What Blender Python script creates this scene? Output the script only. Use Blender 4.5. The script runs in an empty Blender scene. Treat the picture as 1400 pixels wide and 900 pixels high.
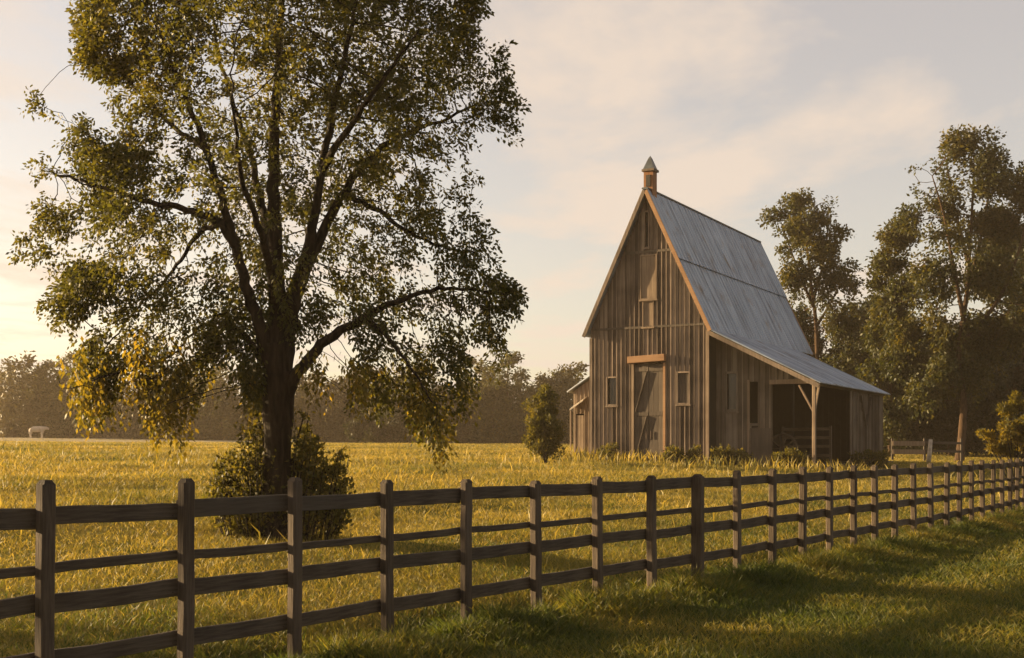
import bpy, bmesh, math, random
import numpy as np
from mathutils import Vector, noise as mnoise

R = math.radians
SC = bpy.context.scene
COL = SC.collection
random.seed(7)
RNG = np.random.default_rng(11)

# ------------------------------------------------------------------ camera, sky, sun, exposure
F, HOR, CAMZ = 1600.0, 610.0, 1.65
cam_d = bpy.data.cameras.new('camera')
cam = bpy.data.objects.new('camera', cam_d); COL.objects.link(cam)
cam.location = (0, 0, CAMZ); cam.rotation_euler = (R(90), 0, 0)
cam_d.sensor_width = 36; cam_d.lens = 36 * F / 1400
cam_d.shift_y = (HOR - 450) / 1400
cam_d.clip_start = 0.1; cam_d.clip_end = 4000
SC.camera = cam

SUN_EL, SUN_X, SUN_Y = R(10.5), -0.95, 0.31          # horizontal direction towards the sun
world = bpy.data.worlds.new('World'); SC.world = world; world.use_nodes = True
nt = world.node_tree; nt.nodes.clear()
def N(tree, typ, **kw):
    n = tree.nodes.new(typ)
    for k, v in kw.items():
        if k in n.inputs: n.inputs[k].default_value = v
        else: setattr(n, k, v)
    return n
wo = N(nt, 'ShaderNodeOutputWorld'); bg = N(nt, 'ShaderNodeBackground'); bg.inputs['Strength'].default_value = 0.073
sky = N(nt, 'ShaderNodeTexSky'); sky.sky_type = 'NISHITA'; sky.sun_disc = False
sky.sun_elevation = SUN_EL; sky.sun_rotation = math.atan2(SUN_X, SUN_Y)
sky.air_density = 1.0; sky.dust_density = 1.5; sky.ozone_density = 1.0; sky.altitude = 100
hs = N(nt, 'ShaderNodeHueSaturation'); hs.inputs['Saturation'].default_value = 0.82
nt.links.new(sky.outputs[0], hs.inputs['Color'])
wb = N(nt, 'ShaderNodeMix', data_type='RGBA', blend_type='MULTIPLY'); wb.inputs['Factor'].default_value = 1; wb.inputs['B'].default_value = (1.055, 0.975, 0.915, 1); wb.clamp_result = False
veil = N(nt, 'ShaderNodeMix', data_type='RGBA'); veil.inputs['Factor'].default_value = 0.47; veil.inputs['B'].default_value = (2.15, 1.76, 1.42, 1)   # thin even high cloud
nt.links.new(hs.outputs[0], veil.inputs['A']); nt.links.new(veil.outputs['Result'], wb.inputs['A'])
# thin evening clouds: noise laid out on a high flat layer (direction divided by its height)
tc = N(nt, 'ShaderNodeTexCoord'); sep = N(nt, 'ShaderNodeSeparateXYZ')
nt.links.new(tc.outputs['Generated'], sep.inputs[0])
mx = N(nt, 'ShaderNodeMath', operation='MAXIMUM'); mx.inputs[1].default_value = 0.04
nt.links.new(sep.outputs['Z'], mx.inputs[0])
dx = N(nt, 'ShaderNodeMath', operation='DIVIDE'); dy = N(nt, 'ShaderNodeMath', operation='DIVIDE')
nt.links.new(sep.outputs['X'], dx.inputs[0]); nt.links.new(mx.outputs[0], dx.inputs[1])
nt.links.new(sep.outputs['Y'], dy.inputs[0]); nt.links.new(mx.outputs[0], dy.inputs[1])
cmb = N(nt, 'ShaderNodeCombineXYZ'); nt.links.new(dx.outputs[0], cmb.inputs[0]); nt.links.new(dy.outputs[0], cmb.inputs[1])
cmap = N(nt, 'ShaderNodeMapping'); cmap.inputs['Scale'].default_value = (1.0, 0.55, 1); cmap.inputs['Rotation'].default_value = (0, 0, R(14)); cmap.inputs['Location'].default_value = (1.7, 0.9, 0)
nt.links.new(cmb.outputs[0], cmap.inputs[0])
cn = N(nt, 'ShaderNodeTexNoise'); cn.inputs['Scale'].default_value = 0.9; cn.inputs['Detail'].default_value = 8; cn.inputs['Roughness'].default_value = 0.6; cn.inputs['Distortion'].default_value = 0.3
nt.links.new(cmap.outputs[0], cn.inputs['Vector'])
cr = N(nt, 'ShaderNodeValToRGB'); cr.color_ramp.elements[0].position = 0.47; cr.color_ramp.elements[0].color = (0, 0, 0, 1)
cr.color_ramp.elements[1].position = 0.60; cr.color_ramp.elements[1].color = (0.8, 0.8, 0.8, 1)
nt.links.new(cn.outputs['Fac'], cr.inputs[0])
cmix = N(nt, 'ShaderNodeMix', data_type='RGBA'); cmix.inputs['B'].default_value = (2.95, 2.46, 2.02, 1)
nt.links.new(cr.outputs[0], cmix.inputs['Factor']); nt.links.new(wb.outputs['Result'], cmix.inputs['A'])
nt.links.new(cmix.outputs['Result'], bg.inputs['Color']); nt.links.new(bg.outputs[0], wo.inputs[0])

sun_d = bpy.data.lights.new('sun', 'SUN'); sun_d.energy = 5.0; sun_d.angle = R(0.6); sun_d.color = (1.0, 0.72, 0.38)
sun = bpy.data.objects.new('sun', sun_d); COL.objects.link(sun)
sd = Vector((SUN_X, SUN_Y, 0)).normalized() * math.cos(SUN_EL); sd.z = math.sin(SUN_EL)
sun.rotation_euler = (-sd).to_track_quat('-Z', 'Y').to_euler(); sun.location = sd * 60
vs = SC.view_settings
vs.view_transform = 'Standard'; vs.look = 'None'; vs.exposure = 2.0; vs.gamma = 1.0; vs.use_curve_mapping = False
SC.cycles.use_denoising = True
SC.cycles.max_bounces = 6; SC.cycles.transparent_max_bounces = 6; SC.cycles.volume_bounces = 0

# ------------------------------------------------------------------ placing helpers
def at(px, py, Y):
    return Vector(((px - 700) / F * Y, Y, CAMZ + (HOR - py) / F * Y))
FP0, FN = Vector((-3.14, 7.73)), Vector((-0.81, 0.58))
def ground(x, y):
    """height of the ground; the pasture rises gently behind the fence"""
    x = np.asarray(x, float); y = np.asarray(y, float)
    p = (x - FP0.x) * FN.x + (y - FP0.y) * FN.y
    h = 2.0 * (1 - np.exp(-np.maximum(p - 0.3, 0) / 26.0))
    h = h - 0.15 / (1 + np.exp(np.clip((p - 0.1) * 5, -40, 40))) + 0.016 * np.clip(p - 76, 0, 50)
    h = h + 0.05 * np.sin(x * 0.31 + 1.3) * np.sin(y * 0.23) * np.clip(np.abs(p) / 6, 0, 1)
    h = h + 0.03 * np.sin(x * 0.9 - y * 0.6) * np.clip(np.abs(p) / 6, 0, 1)
    return h
def gz(x, y): return float(ground(x, y))
def gpix(px, Y):
    x = (px - 700) / F * Y
    return Vector((x, Y, gz(x, Y)))

def tag(o, label=None, cat=None, group=None, kind=None):
    if label: o['label'] = label
    if cat: o['category'] = cat
    if group: o['group'] = group
    if kind: o['kind'] = kind
    return o
def empty(name, loc, rz=0):
    o = bpy.data.objects.new(name, None); o.location = loc; o.rotation_euler = (0, 0, rz)
    o.empty_display_size = 0.3
    COL.objects.link(o); return o
def link(name, me, mat, parent=None):
    o = bpy.data.objects.new(name, me); COL.objects.link(o)
    if mat: me.materials.append(mat)
    if parent: o.parent = parent
    return o
def np_mesh(name, V, Q):
    me = bpy.data.meshes.new(name); V = np.asarray(V, np.float32); Q = np.asarray(Q, np.int32)
    k = Q.shape[1]
    me.vertices.add(len(V)); me.vertices.foreach_set('co', V.ravel())
    me.loops.add(Q.size); me.loops.foreach_set('vertex_index', Q.ravel())
    me.polygons.add(len(Q)); me.polygons.foreach_set('loop_start', np.arange(0, Q.size, k, dtype=np.int32))
    me.update(calc_edges=True); me.validate(); return me
def copy_tree(o, parent=None):
    c = o.copy(); COL.objects.link(c); c.parent = parent
    for ch in list(o.children): copy_tree(ch, c)
    return c

class MB:
    """collects plain shapes and links them as ONE mesh object"""
    def __init__(s): s.v, s.f = [], []
    def add(s, vs, fs):
        b = len(s.v); s.v += [tuple(v) for v in vs]; s.f += [tuple(b + i for i in f) for f in fs]
    def hexa(s, p):   # 8 points: bottom loop 0-3, top loop 4-7
        s.add(p, [(3, 2, 1, 0), (4, 5, 6, 7), (0, 1, 5, 4), (1, 2, 6, 5), (2, 3, 7, 6), (3, 0, 4, 7)])
    def box(s, x0, x1, y0, y1, z0, z1):
        s.hexa([(x0, y0, z0), (x1, y0, z0), (x1, y1, z0), (x0, y1, z0), (x0, y0, z1), (x1, y0, z1), (x1, y1, z1), (x0, y1, z1)])
    def beam(s, a, b, w, h, up=(0, 0, 1), bev=0.12, n=1, wob=0.0):
        """sawn timber from a to b with chamfered edges and a little waviness"""
        a, b = Vector(a), Vector(b); d = (b - a).normalized(); up = Vector(up)
        sx = d.cross(up).normalized(); su = sx.cross(d).normalized()
        c = min(w, h) * bev
        prof = [(-w/2, -h/2 + c), (-w/2 + c, -h/2), (w/2 - c, -h/2), (w/2, -h/2 + c), (w/2, h/2 - c), (w/2 - c, h/2), (-w/2 + c, h/2), (-w/2, h/2 - c)]
        vs, fs = [], []
        for i in range(n + 1):
            p = a.lerp(b, i / n)
            ox, oy = random.uniform(-wob, wob), random.uniform(-wob, wob); k = 1 + random.uniform(-wob, wob) * 2
            for (x, y) in prof: vs.append(p + sx * (x * k + ox) + su * (y * k + oy))
        for i in range(n):
            for j in range(8):
                k = (j + 1) % 8
                fs.append((i*8 + j, i*8 + k, i*8 + 8 + k, i*8 + 8 + j))
        fs.append(tuple(range(7, -1, -1))); fs.append(tuple(n*8 + j for j in range(8)))
        s.add(vs, fs)
    def tube(s, pts, rads, sides=8, cap=True, jit=0.0):
        pts = [Vector(p) for p in pts]; b = []; vs, fs = [], []
        ref = Vector((0.31, 0.87, 0.21))
        for i, p in enumerate(pts):
            t = (pts[min(i + 1, len(pts) - 1)] - pts[max(i - 1, 0)]).normalized()
            u = (ref - t * ref.dot(t)).normalized(); w = t.cross(u); ref = u
            for j in range(sides):
                a = 2 * math.pi * j / sides; r = rads[i] * (1 + random.uniform(-jit, jit))
                vs.append(p + (u * math.cos(a) + w * math.sin(a)) * r)
        for i in range(len(pts) - 1):
            for j in range(sides):
                k = (j + 1) % sides
                fs.append((i*sides + j, i*sides + k, (i+1)*sides + k, (i+1)*sides + j))
        if cap:
            fs.append(tuple(range(sides - 1, -1, -1))); fs.append(tuple((len(pts)-1)*sides + j for j in range(sides)))
        s.add(vs, fs)
    def build(s, name, mat, parent=None, smooth=False):
        me = bpy.data.meshes.new(name); me.from_pydata(s.v, [], s.f); me.update()
        if smooth: me.polygons.foreach_set('use_smooth', [True] * len(me.polygons))
        bm = bmesh.new(); bm.from_mesh(me); bmesh.ops.recalc_face_normals(bm, faces=bm.faces); bm.to_mesh(me); bm.free()
        return link(name, me, mat, parent)

# ------------------------------------------------------------------ materials
def newmat(name):
    m = bpy.data.materials.new(name); m.use_nodes = True
    t = m.node_tree; t.nodes.clear()
    out = N(t, 'ShaderNodeOutputMaterial')
    return m, t, out
def ramp(t, stops):
    r = N(t, 'ShaderNodeValToRGB'); e = r.color_ramp.elements
    e[0].position, e[0].color = stops[0][0], (*stops[0][1], 1); e[1].position, e[1].color = stops[-1][0], (*stops[-1][1], 1)
    for p, c in stops[1:-1]:
        x = e.new(p); x.color = (*c, 1)
    return r
def mat_leaf(name, cols, trans=0.5, tcol=None, seed_scale=0.5):
    """leaf: colour varies leaf by leaf and in broad patches; light passes through"""
    m, t, out = newmat(name)
    g = N(t, 'ShaderNodeNewGeometry'); n = N(t, 'ShaderNodeTexNoise'); n.inputs['Scale'].default_value = seed_scale
    tcn = N(t, 'ShaderNodeTexCoord'); t.links.new(tcn.outputs['Object'], n.inputs['Vector'])
    a = N(t, 'ShaderNodeMath', operation='MULTIPLY_ADD'); a.inputs[1].default_value = 0.55
    t.links.new(g.outputs['Random Per Island'], a.inputs[0])
    b = N(t, 'ShaderNodeMath', operation='MULTIPLY_ADD'); b.inputs[1].default_value = 1.5; b.inputs[2].default_value = -0.52
    t.links.new(n.outputs['Fac'], b.inputs[0]); t.links.new(b.outputs[0], a.inputs[2])
    k = len(cols); r = ramp(t, [(i / (k - 1), c) for i, c in enumerate(cols)])
    t.links.new(a.outputs[0], r.inputs[0])
    d = N(t, 'ShaderNodeBsdfPrincipled'); d.inputs['Roughness'].default_value = 0.55; d.inputs['Specular IOR Level'].default_value = 0.25
    tr = N(t, 'ShaderNodeBsdfTranslucent')
    t.links.new(r.outputs[0], d.inputs['Base Color'])
    mxn = N(t, 'ShaderNodeMix', data_type='RGBA', blend_type='MULTIPLY'); mxn.inputs['Factor'].default_value = 1; mxn.inputs['B'].default_value = (*(tcol or (2.0, 1.7, 0.6)), 1)
    mxn.clamp_result = False
    t.links.new(r.outputs[0], mxn.inputs['A']); t.links.new(mxn.outputs['Result'], tr.inputs['Color'])
    s = N(t, 'ShaderNodeMixShader'); s.inputs[0].default_value = trans
    t.links.new(d.outputs[0], s.inputs[1]); t.links.new(tr.outputs[0], s.inputs[2]); t.links.new(s.outputs[0], out.inputs[0])
    return m
def mat_wood(name, c0, c1, c2, grain=(0, 0, 1), rough=0.85, island=0.5, scale=1.0):
    """weathered timber: fibres along the grain axis, each board a little different, knots and stains"""
    m, t, out = newmat(name)
    tcn = N(t, 'ShaderNodeTexCoord'); mp = N(t, 'ShaderNodeMapping')
    sc = [28 * scale if not gax else 1.6 * scale for gax in grain]
    mp.inputs['Scale'].default_value = sc
    g = N(t, 'ShaderNodeNewGeometry')
    t.links.new(tcn.outputs['Object'], mp.inputs[0])
    cv = N(t, 'ShaderNodeCombineXYZ'); ml = N(t, 'ShaderNodeMath', operation='MULTIPLY'); ml.inputs[1].default_value = 37
    t.links.new(g.outputs['Random Per Island'], ml.inputs[0])
    for i in range(3): t.links.new(ml.outputs[0], cv.inputs[i])
    ad = N(t, 'ShaderNodeVectorMath', operation='ADD'); t.links.new(mp.outputs[0], ad.inputs[0]); t.links.new(cv.outputs[0], ad.inputs[1])
    n1 = N(t, 'ShaderNodeTexNoise'); n1.inputs['Scale'].default_value = 1; n1.inputs['Detail'].default_value = 6; n1.inputs['Roughness'].default_value = 0.65
    t.links.new(ad.outputs[0], n1.inputs['Vector'])
    n2 = N(t, 'ShaderNodeTexNoise'); n2.inputs['Scale'].default_value = 0.9; n2.inputs['Detail'].default_value = 5
    t.links.new(tcn.outputs['Object'], n2.inputs['Vector'])
    s1 = N(t, 'ShaderNodeMath', operation='MULTIPLY_ADD'); s1.inputs[1].default_value = 0.75
    t.links.new(n1.outputs['Fac'], s1.inputs[0])
    s2 = N(t, 'ShaderNodeMath', operation='MULTIPLY_ADD'); s2.inputs[1].default_value = 0.8; s2.inputs[2].default_value = -0.25 - island / 2
    t.links.new(n2.outputs['Fac'], s2.inputs[0])
    s3 = N(t, 'ShaderNodeMath', operation='MULTIPLY_ADD'); s3.inputs[1].default_value = island
    t.links.new(g.outputs['Random Per Island'], s3.inputs[0]); t.links.new(s2.outputs[0], s3.inputs[2]); t.links.new(s3.outputs[0], s1.inputs[2])
    r = ramp(t, [(0.15, c0), (0.48, c1), (0.85, c2)]); t.links.new(s1.outputs[0], r.inputs[0])
    d = N(t, 'ShaderNodeBsdfPrincipled'); d.inputs['Roughness'].default_value = rough; d.inputs['Specular IOR Level'].default_value = 0.2
    t.links.new(r.outputs[0], d.inputs['Base Color'])
    bp = N(t, 'ShaderNodeBump'); bp.inputs['Strength'].default_value = 0.8; bp.inputs['Distance'].default_value = 0.012
    t.links.new(n1.outputs['Fac'], bp.inputs['Height']); t.links.new(bp.outputs[0], d.inputs['Normal'])
    t.links.new(d.outputs[0], out.inputs[0]); return m
def mat_plain(name, c, rough=0.8, metal=0.0, var=0.35, scale=4.0, bump=0.2):
    m, t, out = newmat(name)
    tcn = N(t, 'ShaderNodeTexCoord'); n = N(t, 'ShaderNodeTexNoise'); n.inputs['Scale'].default_value = scale; n.inputs['Detail'].default_value = 7
    t.links.new(tcn.outputs['Object'], n.inputs['Vector'])
    r = ramp(t, [(0.3, tuple(x * (1 - var) for x in c)), (0.7, tuple(x * (1 + var) for x in c))]); t.links.new(n.outputs['Fac'], r.inputs[0])
    d = N(t, 'ShaderNodeBsdfPrincipled'); d.inputs['Roughness'].default_value = rough; d.inputs['Metallic'].default_value = metal
    t.links.new(r.outputs[0], d.inputs['Base Color'])
    bp = N(t, 'ShaderNodeBump'); bp.inputs['Strength'].default_value = bump; bp.inputs['Distance'].default_value = 0.02
    t.links.new(n.outputs['Fac'], bp.inputs['Height']); t.links.new(bp.outputs[0], d.inputs['Normal'])
    t.links.new(d.outputs[0], out.inputs[0]); return m
def mat_bark(name, c0, c1):
    m, t, out = newmat(name)
    tcn = N(t, 'ShaderNodeTexCoord'); mp = N(t, 'ShaderNodeMapping'); mp.inputs['Scale'].default_value = (14, 14, 2.5)
    t.links.new(tcn.outputs['Object'], mp.inputs[0])
    n = N(t, 'ShaderNodeTexNoise'); n.inputs['Scale'].default_value = 1.3; n.inputs['Detail'].default_value = 7; n.inputs['Distortion'].default_value = 0.6
    t.links.new(mp.outputs[0], n.inputs['Vector'])
    r = ramp(t, [(0.35, c0), (0.68, c1)]); t.links.new(n.outputs['Fac'], r.inputs[0])
    d = N(t, 'ShaderNodeBsdfPrincipled'); d.inputs['Roughness'].default_value = 0.9; d.inputs['Specular IOR Level'].default_value = 0.1
    t.links.new(r.outputs[0], d.inputs['Base Color'])
    bp = N(t, 'ShaderNodeBump'); bp.inputs['Strength'].default_value = 0.9; bp.inputs['Distance'].default_value = 0.04
    t.links.new(n.outputs['Fac'], bp.inputs['Height']); t.links.new(bp.outputs[0], d.inputs['Normal'])
    t.links.new(d.outputs[0], out.inputs[0]); return m
def mat_roof(name):
    m, t, out = newmat(name)
    tcn = N(t, 'ShaderNodeTexCoord'); mp = N(t, 'ShaderNodeMapping'); mp.inputs['Scale'].default_value = (0.35, 3.2, 0.35)
    t.links.new(tcn.outputs['Object'], mp.inputs[0])
    n = N(t, 'ShaderNodeTexNoise'); n.inputs['Scale'].default_value = 1; n.inputs['Detail'].default_value = 7; n.inputs['Roughness'].default_value = 0.65
    t.links.new(mp.outputs[0], n.inputs['Vector'])
    n2 = N(t, 'ShaderNodeTexNoise'); n2.inputs['Scale'].default_value = 1.1; n2.inputs['Detail'].default_value = 9
    t.links.new(tcn.outputs['Object'], n2.inputs['Vector'])
    r = ramp(t, [(0.30, (0.12, 0.145, 0.185)), (0.5, (0.25, 0.30, 0.375)), (0.75, (0.38, 0.44, 0.53))]); t.links.new(n.outputs['Fac'], r.inputs[0])
    r2 = ramp(t, [(0.58, (1, 1, 1)), (0.75, (0.75, 0.58, 0.45))]); t.links.new(n2.outputs['Fac'], r2.inputs[0])
    mu = N(t, 'ShaderNodeMix', data_type='RGBA', blend_type='MULTIPLY'); mu.inputs['Factor'].default_value = 1
    t.links.new(r.outputs[0], mu.inputs['A']); t.links.new(r2.outputs[0], mu.inputs['B'])
    d = N(t, 'ShaderNodeBsdfPrincipled'); d.inputs['Roughness'].default_value = 0.5; d.inputs['Metallic'].default_value = 0.35
    t.links.new(mu.outputs['Result'], d.inputs['Base Color'])
    w = N(t, 'ShaderNodeTexWave'); w.wave_type = 'BANDS'; w.bands_direction = 'Y'; w.inputs['Scale'].default_value = 2.6; w.inputs['Distortion'].default_value = 0.0
    t.links.new(tcn.outputs['Object'], w.inputs['Vector'])
    bp = N(t, 'ShaderNodeBump'); bp.inputs['Strength'].default_value = 0.5; bp.inputs['Distance'].default_value = 0.03
    t.links.new(w.outputs['Fac'], bp.inputs['Height']); t.links.new(bp.outputs[0], d.inputs['Normal'])
    t.links.new(d.outputs[0], out.inputs[0]); return m
def mat_ground(name):
    m, t, out = newmat(name)
    tcn = N(t, 'ShaderNodeTexCoord'); g = N(t, 'ShaderNodeNewGeometry')
    dp = N(t, 'ShaderNodeVectorMath', operation='DOT_PRODUCT'); dp.inputs[1].default_value = (FN.x, FN.y, 0)
    t.links.new(tcn.outputs['Object'], dp.inputs[0])
    off = -(FP0.x * FN.x + FP0.y * FN.y)
    pm = N(t, 'ShaderNodeMapRange'); pm.inputs['From Min'].default_value = -off - 0.6; pm.inputs['From Max'].default_value = -off + 0.6
    t.links.new(dp.outputs['Value'], pm.inputs[0])
    n = N(t, 'ShaderNodeTexNoise'); n.inputs['Scale'].default_value = 0.35; n.inputs['Detail'].default_value = 8
    t.links.new(tcn.outputs['Object'], n.inputs['Vector'])
    fld = ramp(t, [(0.32, (0.085, 0.085, 0.022)), (0.50, (0.19, 0.15, 0.036)), (0.70, (0.27, 0.205, 0.055))]); t.links.new(n.outputs['Fac'], fld.inputs[0])
    band = N(t, 'ShaderNodeMapRange'); band.inputs['From Min'].default_value = -off + 76; band.inputs['From Max'].default_value = -off + 84
    t.links.new(dp.outputs['Value'], band.inputs[0])
    far_band = N(t, 'ShaderNodeMix', data_type='RGBA'); far_band.inputs['B'].default_value = (0.30, 0.26, 0.17, 1)    # paler band at the far edge
    t.links.new(band.outputs[0], far_band.inputs['Factor']); t.links.new(fld.outputs[0], far_band.inputs['A'])
    lwn = ramp(t, [(0.3, (0.030, 0.038, 0.012)), (0.7, (0.075, 0.075, 0.022))]); t.links.new(n.outputs['Fac'], lwn.inputs[0])
    mi = N(t, 'ShaderNodeMix', data_type='RGBA'); t.links.new(pm.outputs[0], mi.inputs['Factor']); t.links.new(lwn.outputs[0], mi.inputs['A']); t.links.new(far_band.outputs['Result'], mi.inputs['B'])
    d = N(t, 'ShaderNodeBsdfPrincipled'); d.inputs['Roughness'].default_value = 1; d.inputs['Specular IOR Level'].default_value = 0
    t.links.new(mi.outputs['Result'], d.inputs['Base Color'])
    n3 = N(t, 'ShaderNodeTexNoise'); n3.inputs['Scale'].default_value = 6; n3.inputs['Detail'].default_value = 6
    t.links.new(tcn.outputs['Object'], n3.inputs['Vector'])
    bp = N(t, 'ShaderNodeBump'); bp.inputs['Strength'].default_value = 0.8; bp.inputs['Distance'].default_value = 0.08
    t.links.new(n3.outputs['Fac'], bp.inputs['Height']); t.links.new(bp.outputs[0], d.inputs['Normal'])
    t.links.new(d.outputs[0], out.inputs[0]); return m

M = {}
M['ground'] = mat_ground('earth and turf')
M['leaf'] = mat_leaf('olive leaves', [(0.024, 0.029, 0.009), (0.042, 0.046, 0.013), (0.062, 0.062, 0.016), (0.095, 0.082, 0.017)], 0.5, (1.9, 1.65, 0.6))
M['leaf_bg'] = mat_leaf('dark oak leaves', [(0.014, 0.020, 0.007), (0.027, 0.033, 0.010), (0.050, 0.049, 0.013), (0.08, 0.066, 0.015)], 0.4, seed_scale=0.25)
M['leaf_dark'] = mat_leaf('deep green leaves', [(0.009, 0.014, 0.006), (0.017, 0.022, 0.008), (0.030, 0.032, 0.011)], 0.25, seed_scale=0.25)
M['leaf_far'] = mat_leaf('far wood leaves', [(0.022, 0.022, 0.010), (0.038, 0.034, 0.014), (0.060, 0.048, 0.016)], 0.3, seed_scale=0.2)
M['leaf_gold'] = mat_leaf('yellow green leaves', [(0.045, 0.048, 0.012), (0.10, 0.085, 0.017), (0.18, 0.13, 0.02)], 0.55)  # on the hanging sprays this gold stands in for sunlight
M['leaf_bush'] = mat_leaf('undergrowth leaves', [(0.030, 0.036, 0.010), (0.068, 0.066, 0.017), (0.14, 0.11, 0.024)], 0.5)
M['grass'] = mat_leaf('ripe meadow grass', [(0.065, 0.075, 0.018), (0.16, 0.135, 0.03), (0.27, 0.205, 0.045), (0.37, 0.28, 0.07)], 0.45, (1.3, 1.2, 0.7), seed_scale=0.22)
M['lawn'] = mat_leaf('short turf', [(0.028, 0.044, 0.010), (0.055, 0.072, 0.016), (0.12, 0.11, 0.025), (0.23, 0.175, 0.042)], 0.45, (1.6, 1.5, 0.6), seed_scale=0.5)
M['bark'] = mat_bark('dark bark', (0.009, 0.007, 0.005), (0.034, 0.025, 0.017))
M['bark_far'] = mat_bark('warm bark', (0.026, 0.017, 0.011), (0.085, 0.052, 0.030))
M['barn'] = mat_wood('weathered barn boards', (0.036, 0.027, 0.021), (0.104, 0.079, 0.060), (0.23, 0.178, 0.137), (0, 0, 1), island=0.6, scale=0.5)
M['barn_trim'] = mat_wood('pale barn trim', (0.09, 0.065, 0.046), (0.17, 0.125, 0.088), (0.27, 0.205, 0.145), (0, 0, 1), island=0.2, scale=0.5)
M['barn_door'] = mat_wood('old door planks', (0.030, 0.024, 0.019), (0.065, 0.052, 0.041), (0.12, 0.098, 0.078), (0, 0, 1), island=0.35, scale=0.5)
M['barn_grey'] = mat_wood('grey lean-to boards', (0.045, 0.036, 0.028), (0.105, 0.084, 0.064), (0.20, 0.165, 0.13), (0, 0, 1), island=0.55, scale=0.5)
M['lintel'] = mat_wood('fresh lintel', (0.17, 0.098, 0.052), (0.25, 0.145, 0.078), (0.34, 0.21, 0.118), (1, 0, 0), island=0.2)
M['fence'] = mat_wood('old fence rails', (0.013, 0.010, 0.007), (0.044, 0.034, 0.025), (0.112, 0.090, 0.069), (1, 0, 0), island=0.45, scale=2.2)
M['fence_pale'] = mat_wood('grey fence rails', (0.026, 0.021, 0.016), (0.052, 0.042, 0.032), (0.09, 0.074, 0.058), (1, 0, 0), island=0.3, scale=2.2)
M['post'] = mat_wood('old fence posts', (0.014, 0.010, 0.007), (0.050, 0.037, 0.026), (0.118, 0.090, 0.066), (0, 0, 1), island=0.4, scale=2.2)
M['post_pale'] = mat_wood('grey fence posts', (0.036, 0.026, 0.018), (0.07, 0.052, 0.037), (0.11, 0.085, 0.06), (0, 0, 1), island=0.3, scale=2.2)
M['roof'] = mat_roof('galvanised sheet')
M['dark'] = mat_plain('barn shade', (0.010, 0.008, 0.006))  # near black puts the shade of the barn's inside into the colour
M['iron'] = mat_plain('rusty iron', (0.07, 0.045, 0.03), 0.7, 0.3)
M['copper'] = mat_wood('rust red cupola boards', (0.12, 0.055, 0.026), (0.19, 0.09, 0.043), (0.26, 0.135, 0.068), (0, 0, 1), island=0.3)
M['lead'] = mat_plain('dark cap metal', (0.07, 0.08, 0.085), 0.5, 0.4)
M['pale'] = mat_plain('bleached wood', (0.34, 0.29, 0.23), 0.85)
M['hide'] = mat_plain('cream hide', (0.34, 0.29, 0.24), 0.9, 0, 0.15)

# ------------------------------------------------------------------ ground
def axis(lo, hi, fine_lo, fine_hi, step, grow=1.16):
    a = list(np.arange(fine_lo, fine_hi + 1e-6, step)); s = step
    while a[-1] < hi: s *= grow; a.append(a[-1] + s)
    s = step
    while a[0] > lo: s *= grow; a.insert(0, a[0] - s)
    return np.array(a)
gx = axis(-1500, 1500, -30, 34, 0.8); gy = axis(-400, 2500, 2, 60, 0.8)
XX, YY = np.meshgrid(gx, gy); ZZ = ground(XX, YY)
V = np.stack([XX, YY, ZZ], -1).reshape(-1, 3)
nx, ny = len(gx), len(gy); ii = (np.arange(ny - 1)[:, None] * nx + np.arange(nx - 1)[None]).ravel()
gme = np_mesh('ground', V, np.stack([ii, ii + 1, ii + 1 + nx, ii + nx], -1))
gme.polygons.foreach_set('use_smooth', [True] * len(gme.polygons))
tag(link('ground', gme, M['ground']), kind='structure')

# ------------------------------------------------------------------ leaf and blade cards
def norm(a): return a / np.maximum(np.linalg.norm(a, axis=-1, keepdims=True), 1e-9)
def leaf_cards(P, D, L, W, bend=None):
    """kite shaped leaves: base P, direction D, length L, width W; bend droops the tip"""
    n = len(P); rnd = RNG.normal(size=(n, 3)); D = norm(D)
    S = norm(np.cross(D, rnd)); L = np.broadcast_to(L, n)[:, None]; W = np.broadcast_to(W, n)[:, None]
    mid = P + D * L * 0.45
    T = P + D * L
    if bend is not None: T = T + bend * L
    V = np.stack([P, mid + S * W * 0.5, T, mid - S * W * 0.5], 1).reshape(-1, 3)
    Q = np.arange(4 * n).reshape(n, 4)
    return V, Q
def sprays(C, axis_dir, k, length, L, W, spread=0.9, droop=0.35):
    """k leaves along a short twig at every centre"""
    n = len(C); A = norm(axis_dir)
    Cc = np.repeat(C, k, 0); Aa = np.repeat(A, k, 0); t = np.tile((np.arange(k) + 0.5) / k, n)[:, None]
    perp = RNG.normal(size=(n * k, 3)); perp = norm(perp - Aa * (perp * Aa).sum(-1, keepdims=True))
    P = Cc + Aa * (t - 0.5) * length + perp * length * 0.16 * RNG.random((n * k, 1))
    P[:, 2] -= (t[:, 0] ** 2) * length * droop * 0.6
    D = Aa * 0.6 + perp * spread + np.array([0, 0, -droop])
    s = RNG.uniform(0.65, 1.25, n * k)
    return leaf_cards(P, D, L * s, W * s * RNG.uniform(0.8, 1.2, n * k))

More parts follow.
